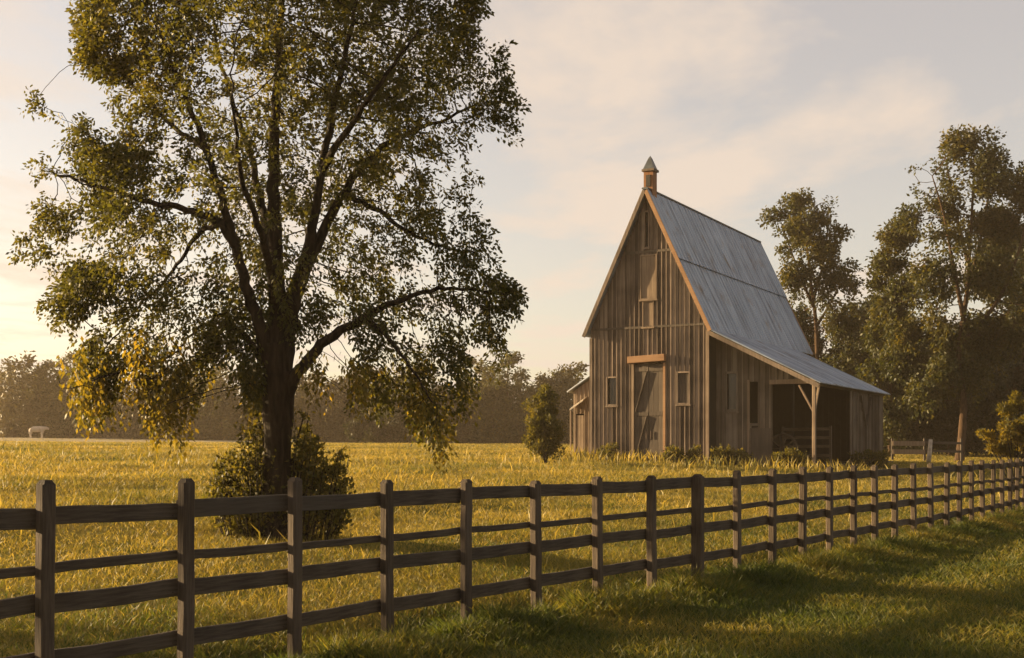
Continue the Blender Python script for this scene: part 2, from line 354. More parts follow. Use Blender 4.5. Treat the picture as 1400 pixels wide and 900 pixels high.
def in_poly(px, py, poly):
    poly = np.asarray(poly, float); c = np.zeros(len(px), bool); j = len(poly) - 1
    for i in range(len(poly)):
        xi, yi = poly[i]; xj, yj = poly[j]
        c ^= ((yi > py) != (yj > py)) & (px < (xj - xi) * (py - yi) / (yj - yi + 1e-12) + xi); j = i
    return c
def edge_dist(px, py, poly):
    poly = np.asarray(poly, float); d = np.full(len(px), 1e9)
    for i in range(len(poly)):
        a, b = poly[i - 1], poly[i]; ab = b - a
        t = np.clip(((px - a[0]) * ab[0] + (py - a[1]) * ab[1]) / (ab @ ab + 1e-9), 0, 1)
        d = np.minimum(d, np.hypot(px - a[0] - t * ab[0], py - a[1] - t * ab[1]))
    return d
def colonize(nodes, parents, attr, step, infl, kill, iters):
    nodes = list(map(np.array, nodes)); parents = list(parents)
    alive = np.ones(len(attr), bool)
    best = np.full(len(attr), 1e9); bi = np.zeros(len(attr), int)
    def upd(start):
        nonlocal best, bi
        new = np.array(nodes[start:]); d = np.linalg.norm(attr[:, None] - new[None], axis=2)
        j = d.argmin(1); dm = d[np.arange(len(attr)), j]; m = dm < best
        best[m] = dm[m]; bi[m] = j[m] + start
    for s in range(0, len(nodes), 400):
        new = np.array(nodes[s:s + 400]); d = np.linalg.norm(attr[:, None] - new[None], axis=2)
        j = d.argmin(1); dm = d[np.arange(len(attr)), j]; m = dm < best; best[m] = dm[m]; bi[m] = j[m] + s
    seen = set()
    for it in range(iters):
        alive &= best > kill
        act = alive & (best < infl)
        if not act.any(): break
        start = len(nodes)
        for ni in np.unique(bi[act]):
            m = act & (bi == ni); d = norm(attr[m] - nodes[ni]).sum(0)
            d = d / (np.linalg.norm(d) + 1e-9) + RNG.normal(size=3) * 0.12 + np.array([0, 0, 0.05]); d = d / np.linalg.norm(d)
            p = nodes[ni] + d * step; key = tuple(np.round(p / (step * 0.4)).astype(int))
            if key in seen: continue
            seen.add(key); nodes.append(p); parents.append(int(ni))
        if len(nodes) == start: break
        upd(start)
    return np.array(nodes), parents
def smooth_path(pts, per=6):
    pts = [Vector(p) for p in pts]; out = []
    for i in range(len(pts) - 1):
        p0, p1, p2, p3 = pts[max(i - 1, 0)], pts[i], pts[i + 1], pts[min(i + 2, len(pts) - 1)]
        for k in range(per):
            t = k / per; t2, t3 = t * t, t ** 3
            out.append(0.5 * ((2 * p1) + (p2 - p0) * t + (2 * p0 - 5 * p1 + 4 * p2 - p3) * t2 + (3 * p1 - p0 - 3 * p2 + p3) * t3))
    out.append(pts[-1]); return out

# ------------------------------------------------------------------ the big tree by the fence
TY = 16.6
tb = gpix(378, TY)
def build_big_tree():
    root = empty('shade_tree', tb)
    tag(root, 'tall spreading tree with dark trunk standing just behind the fence on the left', 'tree')
    S = TY / F
    L = lambda p: p - tb
    def path(pl):    # (px, py, depth offset)
        return [at(px, py, TY + d) for (px, py, d) in pl]
    limbs = [   # points, radius at start, radius at end
        ([(381, 520, 0), (379, 420, 0.1), (376, 330, .2), (375, 220, .3), (379, 120, .3), (386, 0, .2), (388, -90, .2)], .17, .025),
        ([(374, 520, 0), (353, 440, -.1), (336, 390, -.2), (320, 330, -.3), (300, 260, -.5), (270, 170, -.7), (240, 100, -.8), (212, 35, -.9)], .115, .02),
        ([(322, 336, -.3), (300, 305, -.4), (265, 290, -.5), (215, 278, -.5), (160, 264, -.4), (110, 246, -.3), (70, 236, -.2)], .075, .014),
        ([(377, 350, .2), (360, 290, .6), (345, 220, 1.0), (322, 150, 1.3), (300, 80, 1.5), (286, -10, 1.6)], .08, .016),
        ([(388, 520, 0), (400, 430, .1), (415, 370, .1), (430, 300, 0), (442, 230, -.2), (460, 130, -.4), (482, 30, -.6), (492, -60, -.7)], .12, .02),
        ([(414, 375, .1), (455, 290, .4), (490, 236, .6), (530, 196, .8), (590, 170, .9), (655, 143, .9)], .095, .014),
        ([(386, 552, 0), (405, 516, -.1), (440, 470, -.3), (490, 440, -.4), (520, 422, -.5), (560, 405, -.5), (620, 394, -.4), (690, 402, -.3)], .11, .014),
        ([(374, 520, 0), (352, 482, .2), (325, 450, .4), (300, 441, .5), (268, 452, .6), (238, 485, .6)], .07, .012),
        ([(470, 264, .5), (510, 285, .2), (560, 318, -.1), (605, 338, -.2), (655, 345, -.2)], .05, .012),
        ([(500, 436, -.4), (530, 462, -.9), (560, 500, -1.1), (590, 548, -1.2)], .045, .010),
        ([(300, 306, -.4), (272, 322, 0), (235, 372, .5), (190, 420, .8), (140, 480, .9)], .045, .010),
        ([(284, 205, -.6), (240, 175, -.3), (185, 120, 0), (135, 60, .2)], .05, .012),
        ([(378, 430, .1), (362, 340, -1.0), (330, 240, -2.0), (318, 140, -2.6)], .08, .014),
        ([(385, 440, .1), (420, 330, 1.3), (440, 240, 2.2), (455, 150, 2.8)], .08, .014),
        ([(440, 235, -.2), (480, 170, -1.2), (530, 100, -1.8), (575, 40, -2.0)], .06, .012),
    ]
    # trunk with root flare
    tp = smooth_path(path([(378, 745, 0), (377, 715, 0), (378, 690, 0), (379, 640, 0), (380, 600, 0), (380, 550, 0), (381, 505, 0), (380, 470, 0)]), 4)
    nt_ = len(tp); rr = []
    for i, p in enumerate(tp):
        h = p.z - tb.z
        rr.append(0.192 + 0.15 * math.exp(-max(h, 0) / 0.28) + (0.03 if 1.6 < h < 2.3 else 0))
    b = MB(); b.tube([L(p) for p in tp], rr, 16, True, 0.05)
    b.build('trunk', M['bark'], root, True)
    nodes, parents = [], []
    for pl, r0, r1 in limbs:
        sp = smooth_path(path(pl), 6); n = len(sp)
        sp = [p + Vector((random.uniform(-1, 1), random.uniform(-1, 1), random.uniform(-1, 1))) * 0.022 if 2 < i else p for i, p in enumerate(sp)]
        rad = [r0 + (r1 - r0) * (i / (n - 1)) ** 0.75 for i in range(n)]
        b = MB(); b.tube([L(p) for p in sp], rad, 9, True, 0.04); b.build('limb', M['bark'], root, True)
        st = len(nodes)
        for i, p in enumerate(sp):
            if i < 4 and r0 > .1: continue
            nodes.append(np.array(p)); parents.append(-1)
    nb = len(nodes)
    outline = [(105, 45), (128, 98), (168, 108), (158, 150), (166, 196), (130, 182), (98, 128), (60, 132), (38, 118), (48, 170), (62, 200), (28, 220), (44, 262), (62, 290), (30, 342),
               (48, 380), (76, 386), (62, 425), (80, 452), (118, 425), (138, 456), (114, 485), (118, 560), (140, 566), (168, 500), (188, 482), (200, 515), (198, 572), (246, 596), (268, 556),
               (284, 500), (306, 476), (330, 502), (342, 545), (362, 545), (366, 480), (395, 470), (430, 500), (462, 478), (488, 500), (478, 545), (520, 560), (548, 530), (558, 585), (606, 604),
               (624, 562), (652, 562), (656, 505), (612, 452), (650, 460), (690, 486), (684, 440), (714, 412), (700, 382), (664, 372), (688, 338), (684, 288), (660, 300), (640, 262), (662, 238),
               (640, 196), (694, 198), (710, 150), (692, 118), (698, 58), (662, 82), (640, 40), (662, 0), (640, -60), (560, -130), (450, -170), (330, -160), (210, -110), (130, -40)]
    holes = [[(165, 108), (215, 112), (205, 150), (170, 190)], [(120, 300), (150, 290), (155, 340), (120, 350)], [(210, 430), (240, 425), (235, 470), (205, 470)],
             [(450, 455), (478, 452), (500, 480), (480, 515), (450, 500)], [(585, 190), (640, 195), (640, 262), (600, 270), (575, 235)], [(300, 330), (335, 345), (345, 400), (310, 390)],
             [(262, 300), (295, 300), (290, 345), (255, 340)], [(430, 330), (460, 310), (480, 330), (450, 360)], [(440, 395), (500, 385), (505, 412), (450, 430)], [(345, 250), (362, 250), (366, 330), (352, 310)],
             [(600, 270), (635, 275), (640, 330), (600, 322)], [(510, 340), (540, 335), (545, 375), (515, 380)], [(215, 330), (235, 318), (225, 365), (205, 375)], [(610, 412), (660, 420), (640, 440), (600, 440)]]
    attr = []
    npx = 26000
    px = RNG.uniform(20, 720, npx); py = RNG.uniform(-175, 610, npx)
    ok = in_poly(px, py, outline)
    for h in holes: ok &= ~(in_poly(px, py, h) & (RNG.random(npx) < 0.9))
    px, py = px[ok], py[ok]; ed = edge_dist(px, py, outline) * S
    dep = RNG.uniform(-1, 1, len(px)) * np.minimum(3.0, 0.35 + 1.15 * ed)
    Y = TY + dep
    # pixel position is taken at the tree's own distance, then the point moves straight back or forward
    P = np.stack([(px - 700) / F * TY, Y, CAMZ + (HOR - py) / F * TY], -1)
    # clumps and gaps
    keep = np.array([mnoise.noise(Vector(p) * 1.15) + 0.45 * mnoise.noise(Vector(p) * 2.7) + (0.08 if p[2] > 6.5 else 0.0) + (0.3 if p[2] < 3.0 else 0.0) for p in P]) > 0.02
    P = P[keep]
    low = P[:, 2] < tb.z + 1.9
    rlow = (P[:, 2] < tb.z + 2.6) & (P[:, 0] > tb.x + 1.2)
    keep2 = RNG.random(len(P)) < np.where(rlow, .38, 1) * np.where(low | (P[:, 0] < tb.x - 2.4), 0.95, 0.64)
    P = P[keep2]
    qx = 700 + P[:, 0] / TY * F; qy = HOR - (P[:, 2] - CAMZ) / TY * F
    P = P[~((P[:, 1] < TY - .3) & (np.hypot((qx - 390) / 130, (qy - 330) / 190) < 1) & (RNG.random(len(P)) < .72))]
    hang = []   # low sprays that hang under the crown
    for (hx, hy, rx, ry, k) in ((150, 525, 20, 38, 60), (215, 510, 22, 36, 60), (243, 552, 22, 44, 90), (262, 505, 22, 36, 60), (335, 520, 16, 30, 40), (125, 540, 10, 22, 22), (180, 485, 26, 22, 40),
                                (600, 550, 30, 46, 60), (566, 530, 22, 44, 34), (636, 530, 20, 30, 26), (500, 520, 22, 26, 40), (605, 590, 10, 18, 25), (680, 470, 10, 26, 20), (440, 515, 14, 22, 22)):
        a = RNG.uniform(0, 2 * np.pi, k); q = np.sqrt(RNG.random(k)); yy = RNG.uniform(-.9, .9, k)
        X_ = (hx + rx * q * np.cos(a) - 700) / F * TY; Z_ = CAMZ + (HOR - hy - ry * q * np.sin(a)) / F * TY
        hang.append(np.stack([X_, TY + yy + random.uniform(-.6, .6), Z_], -1))
    hang = np.concatenate(hang); hang = hang[np.array([mnoise.noise(Vector((p[0] * 3.2, p[1] * 2, p[2] * 1.1))) for p in hang]) > -.12]; Pc = P; P = np.concatenate([P, hang])
    nodes, parents = colonize(nodes, parents, P, 0.14, 2.2, 0.20, 90)
    n = len(nodes); tips = np.zeros(n); child = np.zeros(n, int)
    for i in range(n - 1, nb - 1, -1):
        if child[i] == 0: tips[i] = 1
        p = parents[i]
        if p >= 0: tips[p] += tips[i]; child[p] += 1
    near = np.full(n, 9.0)
    for s0 in range(nb, n, 500): near[s0:s0 + 500] = np.linalg.norm(nodes[s0:s0 + 500, None] - P[None], axis=2).min(1)
    dead = np.zeros(n, bool); live = child.copy()
    for i in range(n - 1, nb - 1, -1):       # twigs that reach no leaf are left out
        if live[i] == 0 and near[i] > .3: dead[i] = True; live[parents[i]] -= 1
    rad = np.minimum(0.0042 * np.maximum(tips, 1) ** 0.52, 0.05)
    idx = np.array([i for i in range(nb, n) if not dead[i]]); par = np.array([parents[i] for i in idx])
    A = nodes[par] - np.array(tb); B = nodes[idx] - np.array(tb)
    ra = np.where(par < nb, rad[idx], np.minimum(rad[par], rad[idx] * 1.5)); rb = rad[idx]
    D = norm(B - A); U = norm(np.cross(D, np.array([0.3, 0.9, 0.2]))); W = np.cross(D, U)
    rings = []
    for c, r in ((A - D * 0.01, ra), (B + D * 0.01, rb)):
        for j in range(4):
            a = math.pi / 2 * j; rings.append(c + (U * math.cos(a) + W * math.sin(a)) * r[:, None])
    VV = np.stack(rings, 1).reshape(-1, 3); base = np.arange(len(idx))[:, None] * 8
    QQ = np.concatenate([base + np.array([[j, (j + 1) % 4, 4 + (j + 1) % 4, 4 + j]]) for j in range(4)], 0)
    link('twigs', np_mesh('twigs', VV, QQ), M['bark'], root)
    # leaves: a spray at every growing point
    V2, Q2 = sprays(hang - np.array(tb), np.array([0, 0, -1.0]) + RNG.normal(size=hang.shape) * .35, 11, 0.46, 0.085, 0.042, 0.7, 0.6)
    link('sun_tinted_foliage', np_mesh('sun_tinted_foliage', V2, Q2), M['leaf_gold'], root)  # gold leaf colour imitates sunlight on the low sprays
    P = Pc; ctr = np.array(at(380, 330, TY)); out = norm(P - ctr)
    ax = out * 0.7 + RNG.normal(size=P.shape) * 0.45 + np.array([0, 0, -0.25])
    lowf = np.clip((tb.z + 3.4 - P[:, 2]) / 2.0, 0, 1)[:, None]
    ax = ax * (1 - lowf * 0.55) + np.array([0, 0, -1.0]) * lowf * 0.8
    V1, Q1 = sprays(P - np.array(tb), ax, 27, 0.36, 0.068, 0.036, 0.8, 0.4)
    link('crown', np_mesh('crown', V1, Q1), M['leaf'], root)
    print('big tree', n, len(P), len(Q1))
build_big_tree()

# ------------------------------------------------------------------ trees from clumps
def clump_tree(name, base, trunk, lobes, leaf, bark, n_leaf, size, r_trunk, limb_from=0.45, sub=13, flat=1.0):
    """base: point on the ground; trunk: path from base (world); lobes: (centre, radius) in world"""
    root = empty(name, base); base = Vector(base)
    tp = smooth_path(trunk, 4); n = len(tp)
    b = MB(); b.tube([p - base for p in tp], [r_trunk * (1.35 if i == 0 else 1) * (1 - 0.75 * i / (n - 1)) for i in range(n)], 8, True, 0.06)
    for (c, r) in lobes:
        c = Vector(c); k = min(range(n), key=lambda i: abs(tp[i].z - (base.z + (c.z - base.z) * limb_from - 0.2 * (c - tp[-1]).length * 0)))
        s = tp[k]; mid = s.lerp(c, 0.5) + Vector((0, 0, 0.12 * (c - s).length))
        if (c - s).length > 0.4:
            q = smooth_path([s, mid, c], 4); m = len(q); r0 = r_trunk * 0.42
            b.tube([p - base for p in q], [r0 * (1 - 0.85 * i / (m - 1)) for i in range(m)], 5, True, 0.05)
    b.build('trunk', bark, root, True)
    tot = sum(r * r for _, r in lobes); Vs, Ds = [], []
    for (c, r) in lobes:
        k = max(40, int(n_leaf * r * r / tot)); c = np.array(c)
        sc = norm(RNG.normal(size=(sub, 3))) * r * RNG.uniform(0.35, 1.15, (sub, 1)) * np.array([1, 1, flat]); sr = r * RNG.uniform(0.18, 0.42, sub)
        w = RNG.integers(0, sub, k); d = norm(RNG.normal(size=(k, 3)))
        pr = sr[w][:, None] * RNG.random((k, 1)) ** 0.4
        Vs.append(c + sc[w] + d * pr); Ds.append(d + np.array([0, 0, -0.25]) + RNG.normal(size=(k, 3)) * 0.6)
    P = np.concatenate(Vs) - np.array(base); D = np.concatenate(Ds)
    s = RNG.uniform(0.6, 1.3, len(P))
    V1, Q1 = leaf_cards(P, D, size * s, size * 0.62 * s)
    link('crown', np_mesh('crown', V1, Q1), leaf, root)
    return root
def twig_mesh(nodes, par, nb, base, r_tip, r_exp, r_max):
    n = len(nodes); tips = np.zeros(n); child = np.zeros(n, int)
    for i in range(n - 1, nb - 1, -1):
        if child[i] == 0: tips[i] = 1
        p = par[i]
        if p >= 0: tips[p] += tips[i]; child[p] += 1
    rad = np.minimum(r_tip * np.maximum(tips, 1) ** r_exp, r_max)
    idx = np.arange(nb, n); pr = np.array([par[i] for i in idx])
    A = nodes[pr] - base; B = nodes[idx] - base
    ra = np.where(pr < nb, rad[idx], np.minimum(rad[pr], rad[idx] * 1.5)); rb = rad[idx]
    D = norm(B - A); U = norm(np.cross(D, np.array([0.3, 0.9, 0.2]))); W = np.cross(D, U); ov = np.minimum(ra, rb)[:, None] * .5
    rings = []
    for c, r in ((A - D * ov, ra), (B + D * ov, rb)):
        for j in range(4):
            a = math.pi / 2 * j; rings.append(c + (U * math.cos(a) + W * math.sin(a)) * r[:, None])
    VV = np.stack(rings, 1).reshape(-1, 3); b0 = np.arange(len(idx))[:, None] * 8
    QQ = np.concatenate([b0 + np.array([[j, (j + 1) % 4, 4 + (j + 1) % 4, 4 + j]]) for j in range(4)], 0)
    return VV, QQ
def grown_tree(name, base, trunk, lobes, leaf, bark, n_attr, size, r_trunk, first=0.3, k=15, gap=-0.12, spray=1.0, forks=()):
    """tree whose branches grow from the trunk into the volume of its crown; leaves sit along the outer twigs"""
    root = empty(name, base); base = np.array(base); tp = smooth_path(trunk, 5); n = len(tp)
    b = MB(); b.tube([p - Vector(base) for p in tp], [r_trunk * (1.5 if i == 0 else 1.12 if i == 1 else 1) * (1 - 0.8 * i / (n - 1)) for i in range(n)], 8, True, 0.06)
    tot = sum(r ** 2.4 for _, r in lobes); P = []
    for c, r in lobes:
        m = max(14, int(n_attr * r ** 2.4 / tot)); d = norm(RNG.normal(size=(m, 3))); P.append(np.array(c) + d * r * RNG.random((m, 1)) ** .5)
    P = np.concatenate(P); keep = np.array([mnoise.noise(Vector(p) * .55) + .4 * mnoise.noise(Vector(p) * 1.4) for p in P]) > gap; P = P[keep]
    P = P[P[:, 2] > ground(P[:, 0], P[:, 1]) + .3]
    st = int(n * first); nodes = [np.array(p) for p in tp[st:]]
    for f in forks:
        q = smooth_path(f, 5); m_ = len(q); b.tube([p - Vector(base) for p in q], [r_trunk * .55 * (1 - .8 * i / (m_ - 1)) for i in range(m_)], 7, True, .05); nodes += [np.array(p) for p in q[2:]]
    nb = len(nodes)
    nodes, par = colonize(nodes, [-1] * nb, P, .42, 14, .7, 60)
    VV, QQ = twig_mesh(nodes, par, nb, base, .016, .5, r_trunk * .55); b.add(VV.tolist(), QQ.tolist()); b.build('trunk', bark, root, True)
    ctr = np.mean([np.array(c) for c, _ in lobes], 0)
    ax = norm(P - ctr) * .7 + RNG.normal(size=P.shape) * .5 + np.array([0, 0, -.05])
    V1, Q1 = sprays(P - base, ax, k, 1.05 * spray, size, size * .55, .9, .3)
    link('crown', np_mesh('crown', V1, Q1), leaf, root); return root
def px_tree(name, label, px_base, Y, top_trunk, lob, leaf, bark, n_leaf, size, r_trunk, py_base=None, fk=(), **kw):
    g = gpix(px_base, Y)
    lobes = []
    for (px, py, r) in lob:
        dy = random.uniform(-1, 1) * 1.6 * r / F * Y
        c = at(px, py, Y); c.y += dy
        lobes.append((c, 1.08 * r / F * Y))
    trunk = [g - Vector((0, 0, 0.2))] + [at(px, py, Y) for (px, py) in top_trunk]
    o = grown_tree(name, g, trunk, lobes, leaf, bark, n_leaf // 15, size, r_trunk, forks=[[at(px, py, Y) + Vector((0, d, 0)) for px, py, d in f] for f in fk], **kw)
    tag(o, label, 'tree'); return o

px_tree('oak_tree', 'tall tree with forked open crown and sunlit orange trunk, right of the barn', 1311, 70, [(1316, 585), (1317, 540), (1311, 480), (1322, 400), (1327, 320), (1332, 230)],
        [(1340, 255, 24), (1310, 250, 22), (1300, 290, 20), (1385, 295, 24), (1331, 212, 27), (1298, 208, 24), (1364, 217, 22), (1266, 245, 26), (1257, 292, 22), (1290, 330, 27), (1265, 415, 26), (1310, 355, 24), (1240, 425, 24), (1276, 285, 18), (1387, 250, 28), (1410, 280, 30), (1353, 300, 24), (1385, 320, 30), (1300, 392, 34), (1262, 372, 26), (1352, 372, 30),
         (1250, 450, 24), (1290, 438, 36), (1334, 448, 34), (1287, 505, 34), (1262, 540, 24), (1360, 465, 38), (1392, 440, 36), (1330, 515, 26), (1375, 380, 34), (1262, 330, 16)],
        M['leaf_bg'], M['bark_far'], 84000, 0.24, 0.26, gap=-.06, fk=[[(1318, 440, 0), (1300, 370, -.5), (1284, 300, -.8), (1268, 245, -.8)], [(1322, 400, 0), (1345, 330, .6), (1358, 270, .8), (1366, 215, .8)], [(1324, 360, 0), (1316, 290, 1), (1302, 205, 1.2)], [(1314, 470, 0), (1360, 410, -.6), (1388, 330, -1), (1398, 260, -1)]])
px_tree('ash_tree', 'tree with high rounded crown rising behind the barn roof', 1118, 82, [(1118, 560), (1116, 450), (1108, 380), (1100, 300)],
        [(1110, 292, 18), (1095, 322, 24), (1120, 345, 22), (1073, 322, 17), (1085, 378, 22), (1132, 332, 15), (1092, 279, 20), (1126, 290, 19), (1064, 301, 19), (1143, 318, 13), (1104, 325, 20), (1078, 345, 17), (1153, 382, 19), (1133, 376, 17), (1110, 393, 26), (1148, 440, 28), (1125, 471, 34), (1090, 430, 28), (1140, 520, 30), (1100, 500, 30)],
        M['leaf_bg'], M['bark_far'], 52000, 0.26, 0.22, gap=-.14, fk=[[(1112, 420, 0), (1090, 360, .4), (1070, 300, .6)], [(1112, 410, 0), (1126, 350, -.4), (1130, 285, -.6)], [(1114, 450, 0), (1140, 410, .5), (1154, 380, .5)]])
px_tree('oak_tree', 'middle-sized tree with small crown tufts left of the tall forked tree', 1218, 76, [(1217, 560), (1216, 450), (1214, 340)],
        [(1214, 328, 18), (1205, 362, 16), (1232, 326, 14), (1226, 355, 18), (1203, 385, 13), (1228, 400, 22), (1210, 420, 20), (1236, 440, 22), (1212, 455, 24), (1225, 490, 28), (1205, 515, 26), (1230, 540, 28), (1212, 570, 26)],
        M['leaf_bg'], M['bark_far'], 36000, 0.26, 0.2, gap=-.3)
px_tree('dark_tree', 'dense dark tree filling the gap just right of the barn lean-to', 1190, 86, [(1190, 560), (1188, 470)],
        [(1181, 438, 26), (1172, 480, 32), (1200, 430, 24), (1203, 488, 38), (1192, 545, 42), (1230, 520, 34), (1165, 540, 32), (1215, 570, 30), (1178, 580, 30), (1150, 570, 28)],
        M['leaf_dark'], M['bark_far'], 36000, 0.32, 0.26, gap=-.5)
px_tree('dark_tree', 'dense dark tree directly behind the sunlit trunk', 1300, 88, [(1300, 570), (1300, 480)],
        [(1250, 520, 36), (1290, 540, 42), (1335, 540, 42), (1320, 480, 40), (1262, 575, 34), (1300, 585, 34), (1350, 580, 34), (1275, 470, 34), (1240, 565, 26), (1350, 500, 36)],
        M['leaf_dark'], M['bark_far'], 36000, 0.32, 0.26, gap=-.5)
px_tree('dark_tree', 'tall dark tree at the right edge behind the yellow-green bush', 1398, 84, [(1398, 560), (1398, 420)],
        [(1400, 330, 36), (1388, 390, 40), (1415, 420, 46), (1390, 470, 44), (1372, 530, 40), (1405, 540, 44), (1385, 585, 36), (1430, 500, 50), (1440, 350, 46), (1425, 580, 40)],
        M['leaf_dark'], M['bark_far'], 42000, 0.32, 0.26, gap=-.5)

def added_shade_tree(label, x, y, base_z, top, w, seed):  # added tree out of view, placed to shade the front lawn
    rs = random.Random(seed); lobes = []
    for i in range(15):
        z = base_z + (top - base_z) * rs.random(); a = rs.uniform(0, 6.28); q = w * math.sqrt(rs.random()) * (1 - .5 * max(0, (z - base_z) / (top - base_z) - .5))
        lobes.append((Vector((x + q * math.cos(a), y + q * math.sin(a), z)), rs.uniform(.75, 1.25)))
    o = clump_tree('unseen_tree', (x, y, gz(x, y)), [Vector((x, y, gz(x, y) - .2)), Vector((x + .1, y, base_z * .6)), Vector((x, y + .1, base_z)), Vector((x, y, top * .85))], lobes, M['leaf'], M['bark'], 11000, 0.16, 0.22, sub=9)
    tag(o, label, 'tree')
added_shade_tree('added tree out of view on the left, there to shade the lawn', -22.5, 15.2, 5.0, 10.5, 2.9, 1)

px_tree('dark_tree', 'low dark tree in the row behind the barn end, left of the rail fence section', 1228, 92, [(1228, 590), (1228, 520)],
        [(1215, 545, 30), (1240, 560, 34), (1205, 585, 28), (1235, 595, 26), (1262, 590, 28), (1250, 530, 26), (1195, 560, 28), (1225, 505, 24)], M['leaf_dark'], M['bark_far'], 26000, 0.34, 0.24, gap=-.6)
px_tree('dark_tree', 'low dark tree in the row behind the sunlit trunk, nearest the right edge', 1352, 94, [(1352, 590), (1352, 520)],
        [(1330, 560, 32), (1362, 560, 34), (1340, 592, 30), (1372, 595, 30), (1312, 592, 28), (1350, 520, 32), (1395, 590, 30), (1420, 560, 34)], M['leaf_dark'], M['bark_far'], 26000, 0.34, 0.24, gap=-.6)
def bush(name, label, cat, px_base, Y, lob, leaf, n_leaf, size, group=None, sub=7, shoots=0):
    g = gpix(px_base, Y); root = empty(name, g)
    b = MB(); Vs, Ds = [], []; tot = sum(r * r for *_, r in lob)
    for (px, py, r) in lob:
        c = at(px, py, Y); c.y += random.uniform(-1, 1) * 0.9 * r / F * Y; rr = r / F * Y
        q = smooth_path([g + Vector((random.uniform(-.1, .1), random.uniform(-.1, .1), -.05)), g.lerp(c, 0.55) + Vector((0, 0, .1)), c], 3)
        b.tube([p - g for p in q], [0.02 * (1 - 0.7 * i / (len(q) - 1)) + 0.004 for i in range(len(q))], 5)
        k = max(30, int(n_leaf * r * r / tot)); sc = norm(RNG.normal(size=(sub, 3))) * rr * RNG.uniform(.3, .85, (sub, 1)); sr = rr * RNG.uniform(.25, .55, sub)
        w = RNG.integers(0, sub, k); d = norm(RNG.normal(size=(k, 3)))
        P = np.array(c) + sc[w] + d * sr[w][:, None] * RNG.random((k, 1)) ** .45
        gr = ground(P[:, 0], P[:, 1]); P[:, 2] = np.maximum(P[:, 2], gr + 0.02)
        Vs.append(P); Ds.append(d * 0.7 + np.array([0, 0, 0.45]) + RNG.normal(size=(k, 3)) * .5)
    if shoots:
        for i in range(shoots):
            px, py, r = random.choice(lob); c = at(px + random.uniform(-r, r), py - r * random.uniform(.2, 1.0), Y); c.y += random.uniform(-.5, .5)
            s0 = Vector((c.x * .75 + g.x * .25, c.y, gz(c.x, c.y)))
            if c.z < s0.z + .15: continue
            b.tube([s0 - g, s0.lerp(c, .5) - g + Vector((random.uniform(-.03, .03), 0, 0)), c - g], [.009, .007, .003], 4)
            k = int(26 * (c.z - s0.z) + 8); t_ = RNG.random(k)[:, None] ** .7; Vs.append(np.array(s0) + (np.array(c) - np.array(s0)) * t_ + RNG.normal(size=(k, 3)) * .035); Ds.append(RNG.normal(size=(k, 3)) + np.array([0, 0, .7]))
    b.build('stem', M['bark'], root)
    P = np.concatenate(Vs) - np.array(g); s = RNG.uniform(.6, 1.3, len(P))
    V1, Q1 = leaf_cards(P, np.concatenate(Ds), size * s, size * .5 * s)
    link('foliage', np_mesh('foliage', V1, Q1), leaf, root)
    return tag(root, label, cat, group)
bush('leafy_bush', 'loose leafy bush growing round the foot of the big tree', 'bush', 380, TY + 0.1,
     [(305, 655, 14), (318, 690, 26), (312, 628, 9), (345, 590, 14), (335, 640, 24), (350, 560, 10), (345, 690, 34), (352, 620, 14), (418, 590, 12), (425, 615, 20), (440, 650, 28), (460, 645, 14), (466, 625, 8), (455, 690, 26), (425, 690, 36), (330, 715, 26), (370, 712, 30), (450, 715, 26), (405, 640, 22), (300, 685, 14), (415, 570, 7), (298, 640, 9), (472, 665, 12), (290, 668, 8)],
     M['leaf_bush'], 6500, 0.075, sub=22, shoots=170)
bush('cedar_bush', 'oval upright evergreen bush standing left of the barn', 'bush', 745, 46,
     [(745, 545, 16), (737, 560, 18), (753, 558, 18), (734, 585, 19), (757, 585, 19), (745, 572, 20), (738, 608, 20), (756, 608, 19), (730, 600, 15), (760, 598, 15), (745, 532, 9), (745, 595, 22)], M['leaf_bush'], 17000, 0.11, sub=14)
bush('round_bush', 'dark rounded bush out in the far field under the tree branches', 'bush', 515, 112,
     [(515, 562, 22), (500, 578, 22), (530, 580, 22), (515, 590, 22), (490, 594, 16), (542, 594, 16)], M['leaf_dark'], 6500, 0.4)
bush('yellow_bush', 'sunlit yellow-green bush at the right edge behind the fence', 'bush', 1388, 38,
     [(1380, 562, 14), (1396, 552, 15), (1400, 580, 22), (1372, 590, 17), (1355, 597, 10), (1342, 592, 6), (1390, 605, 20), (1362, 612, 13), (1410, 560, 18), (1378, 612, 14), (1425, 590, 22)], M['leaf_gold'], 9000, 0.11)

# far trees across the field: four kinds, copied
def far_proto(kind):
    h = [10.5, 9.5, 11.5, 8.5][kind]; w = [3.0, 3.6, 2.8, 3.4][kind]; rs = random.Random(kind + 3)
    lobes = []
    for i in range(11):
        z = h * (0.22 + 0.68 * i / 10); rr = w * (1.0 if i < 7 else 0.75 - 0.12 * (i - 7)); a = i * 2.4
        lobes.append((Vector((math.cos(a) * w * .55 * (1 if i < 9 else .4), math.sin(a) * w * .55, z)), rr * rs.uniform(.38, .55)))
    for a in range(5): lobes.append((Vector((math.cos(a * 1.3) * w * .7, math.sin(a * 1.3) * w * .7, h * .12)), w * .5))
    return grown_tree('field_edge_tree', (0, 0, 0), [Vector((0, 0, -.2)), Vector((.1, 0, h * .4)), Vector((0, .1, h * .8))], [(c, r * 1.15) for c, r in lobes], M['leaf_far'] if kind % 2 else M['leaf_bg'], M['bark_far'], 520, 0.42, 0.2, gap=-.5, k=14, spray=1.5)
protos = [far_proto(k) for k in range(4)]
used = [False] * 4
row = []
for i in range(30): row.append((-20 + i * 29 + random.uniform(-8, 8), 138 + random.uniform(-5, 5), random.uniform(.5, .95)))
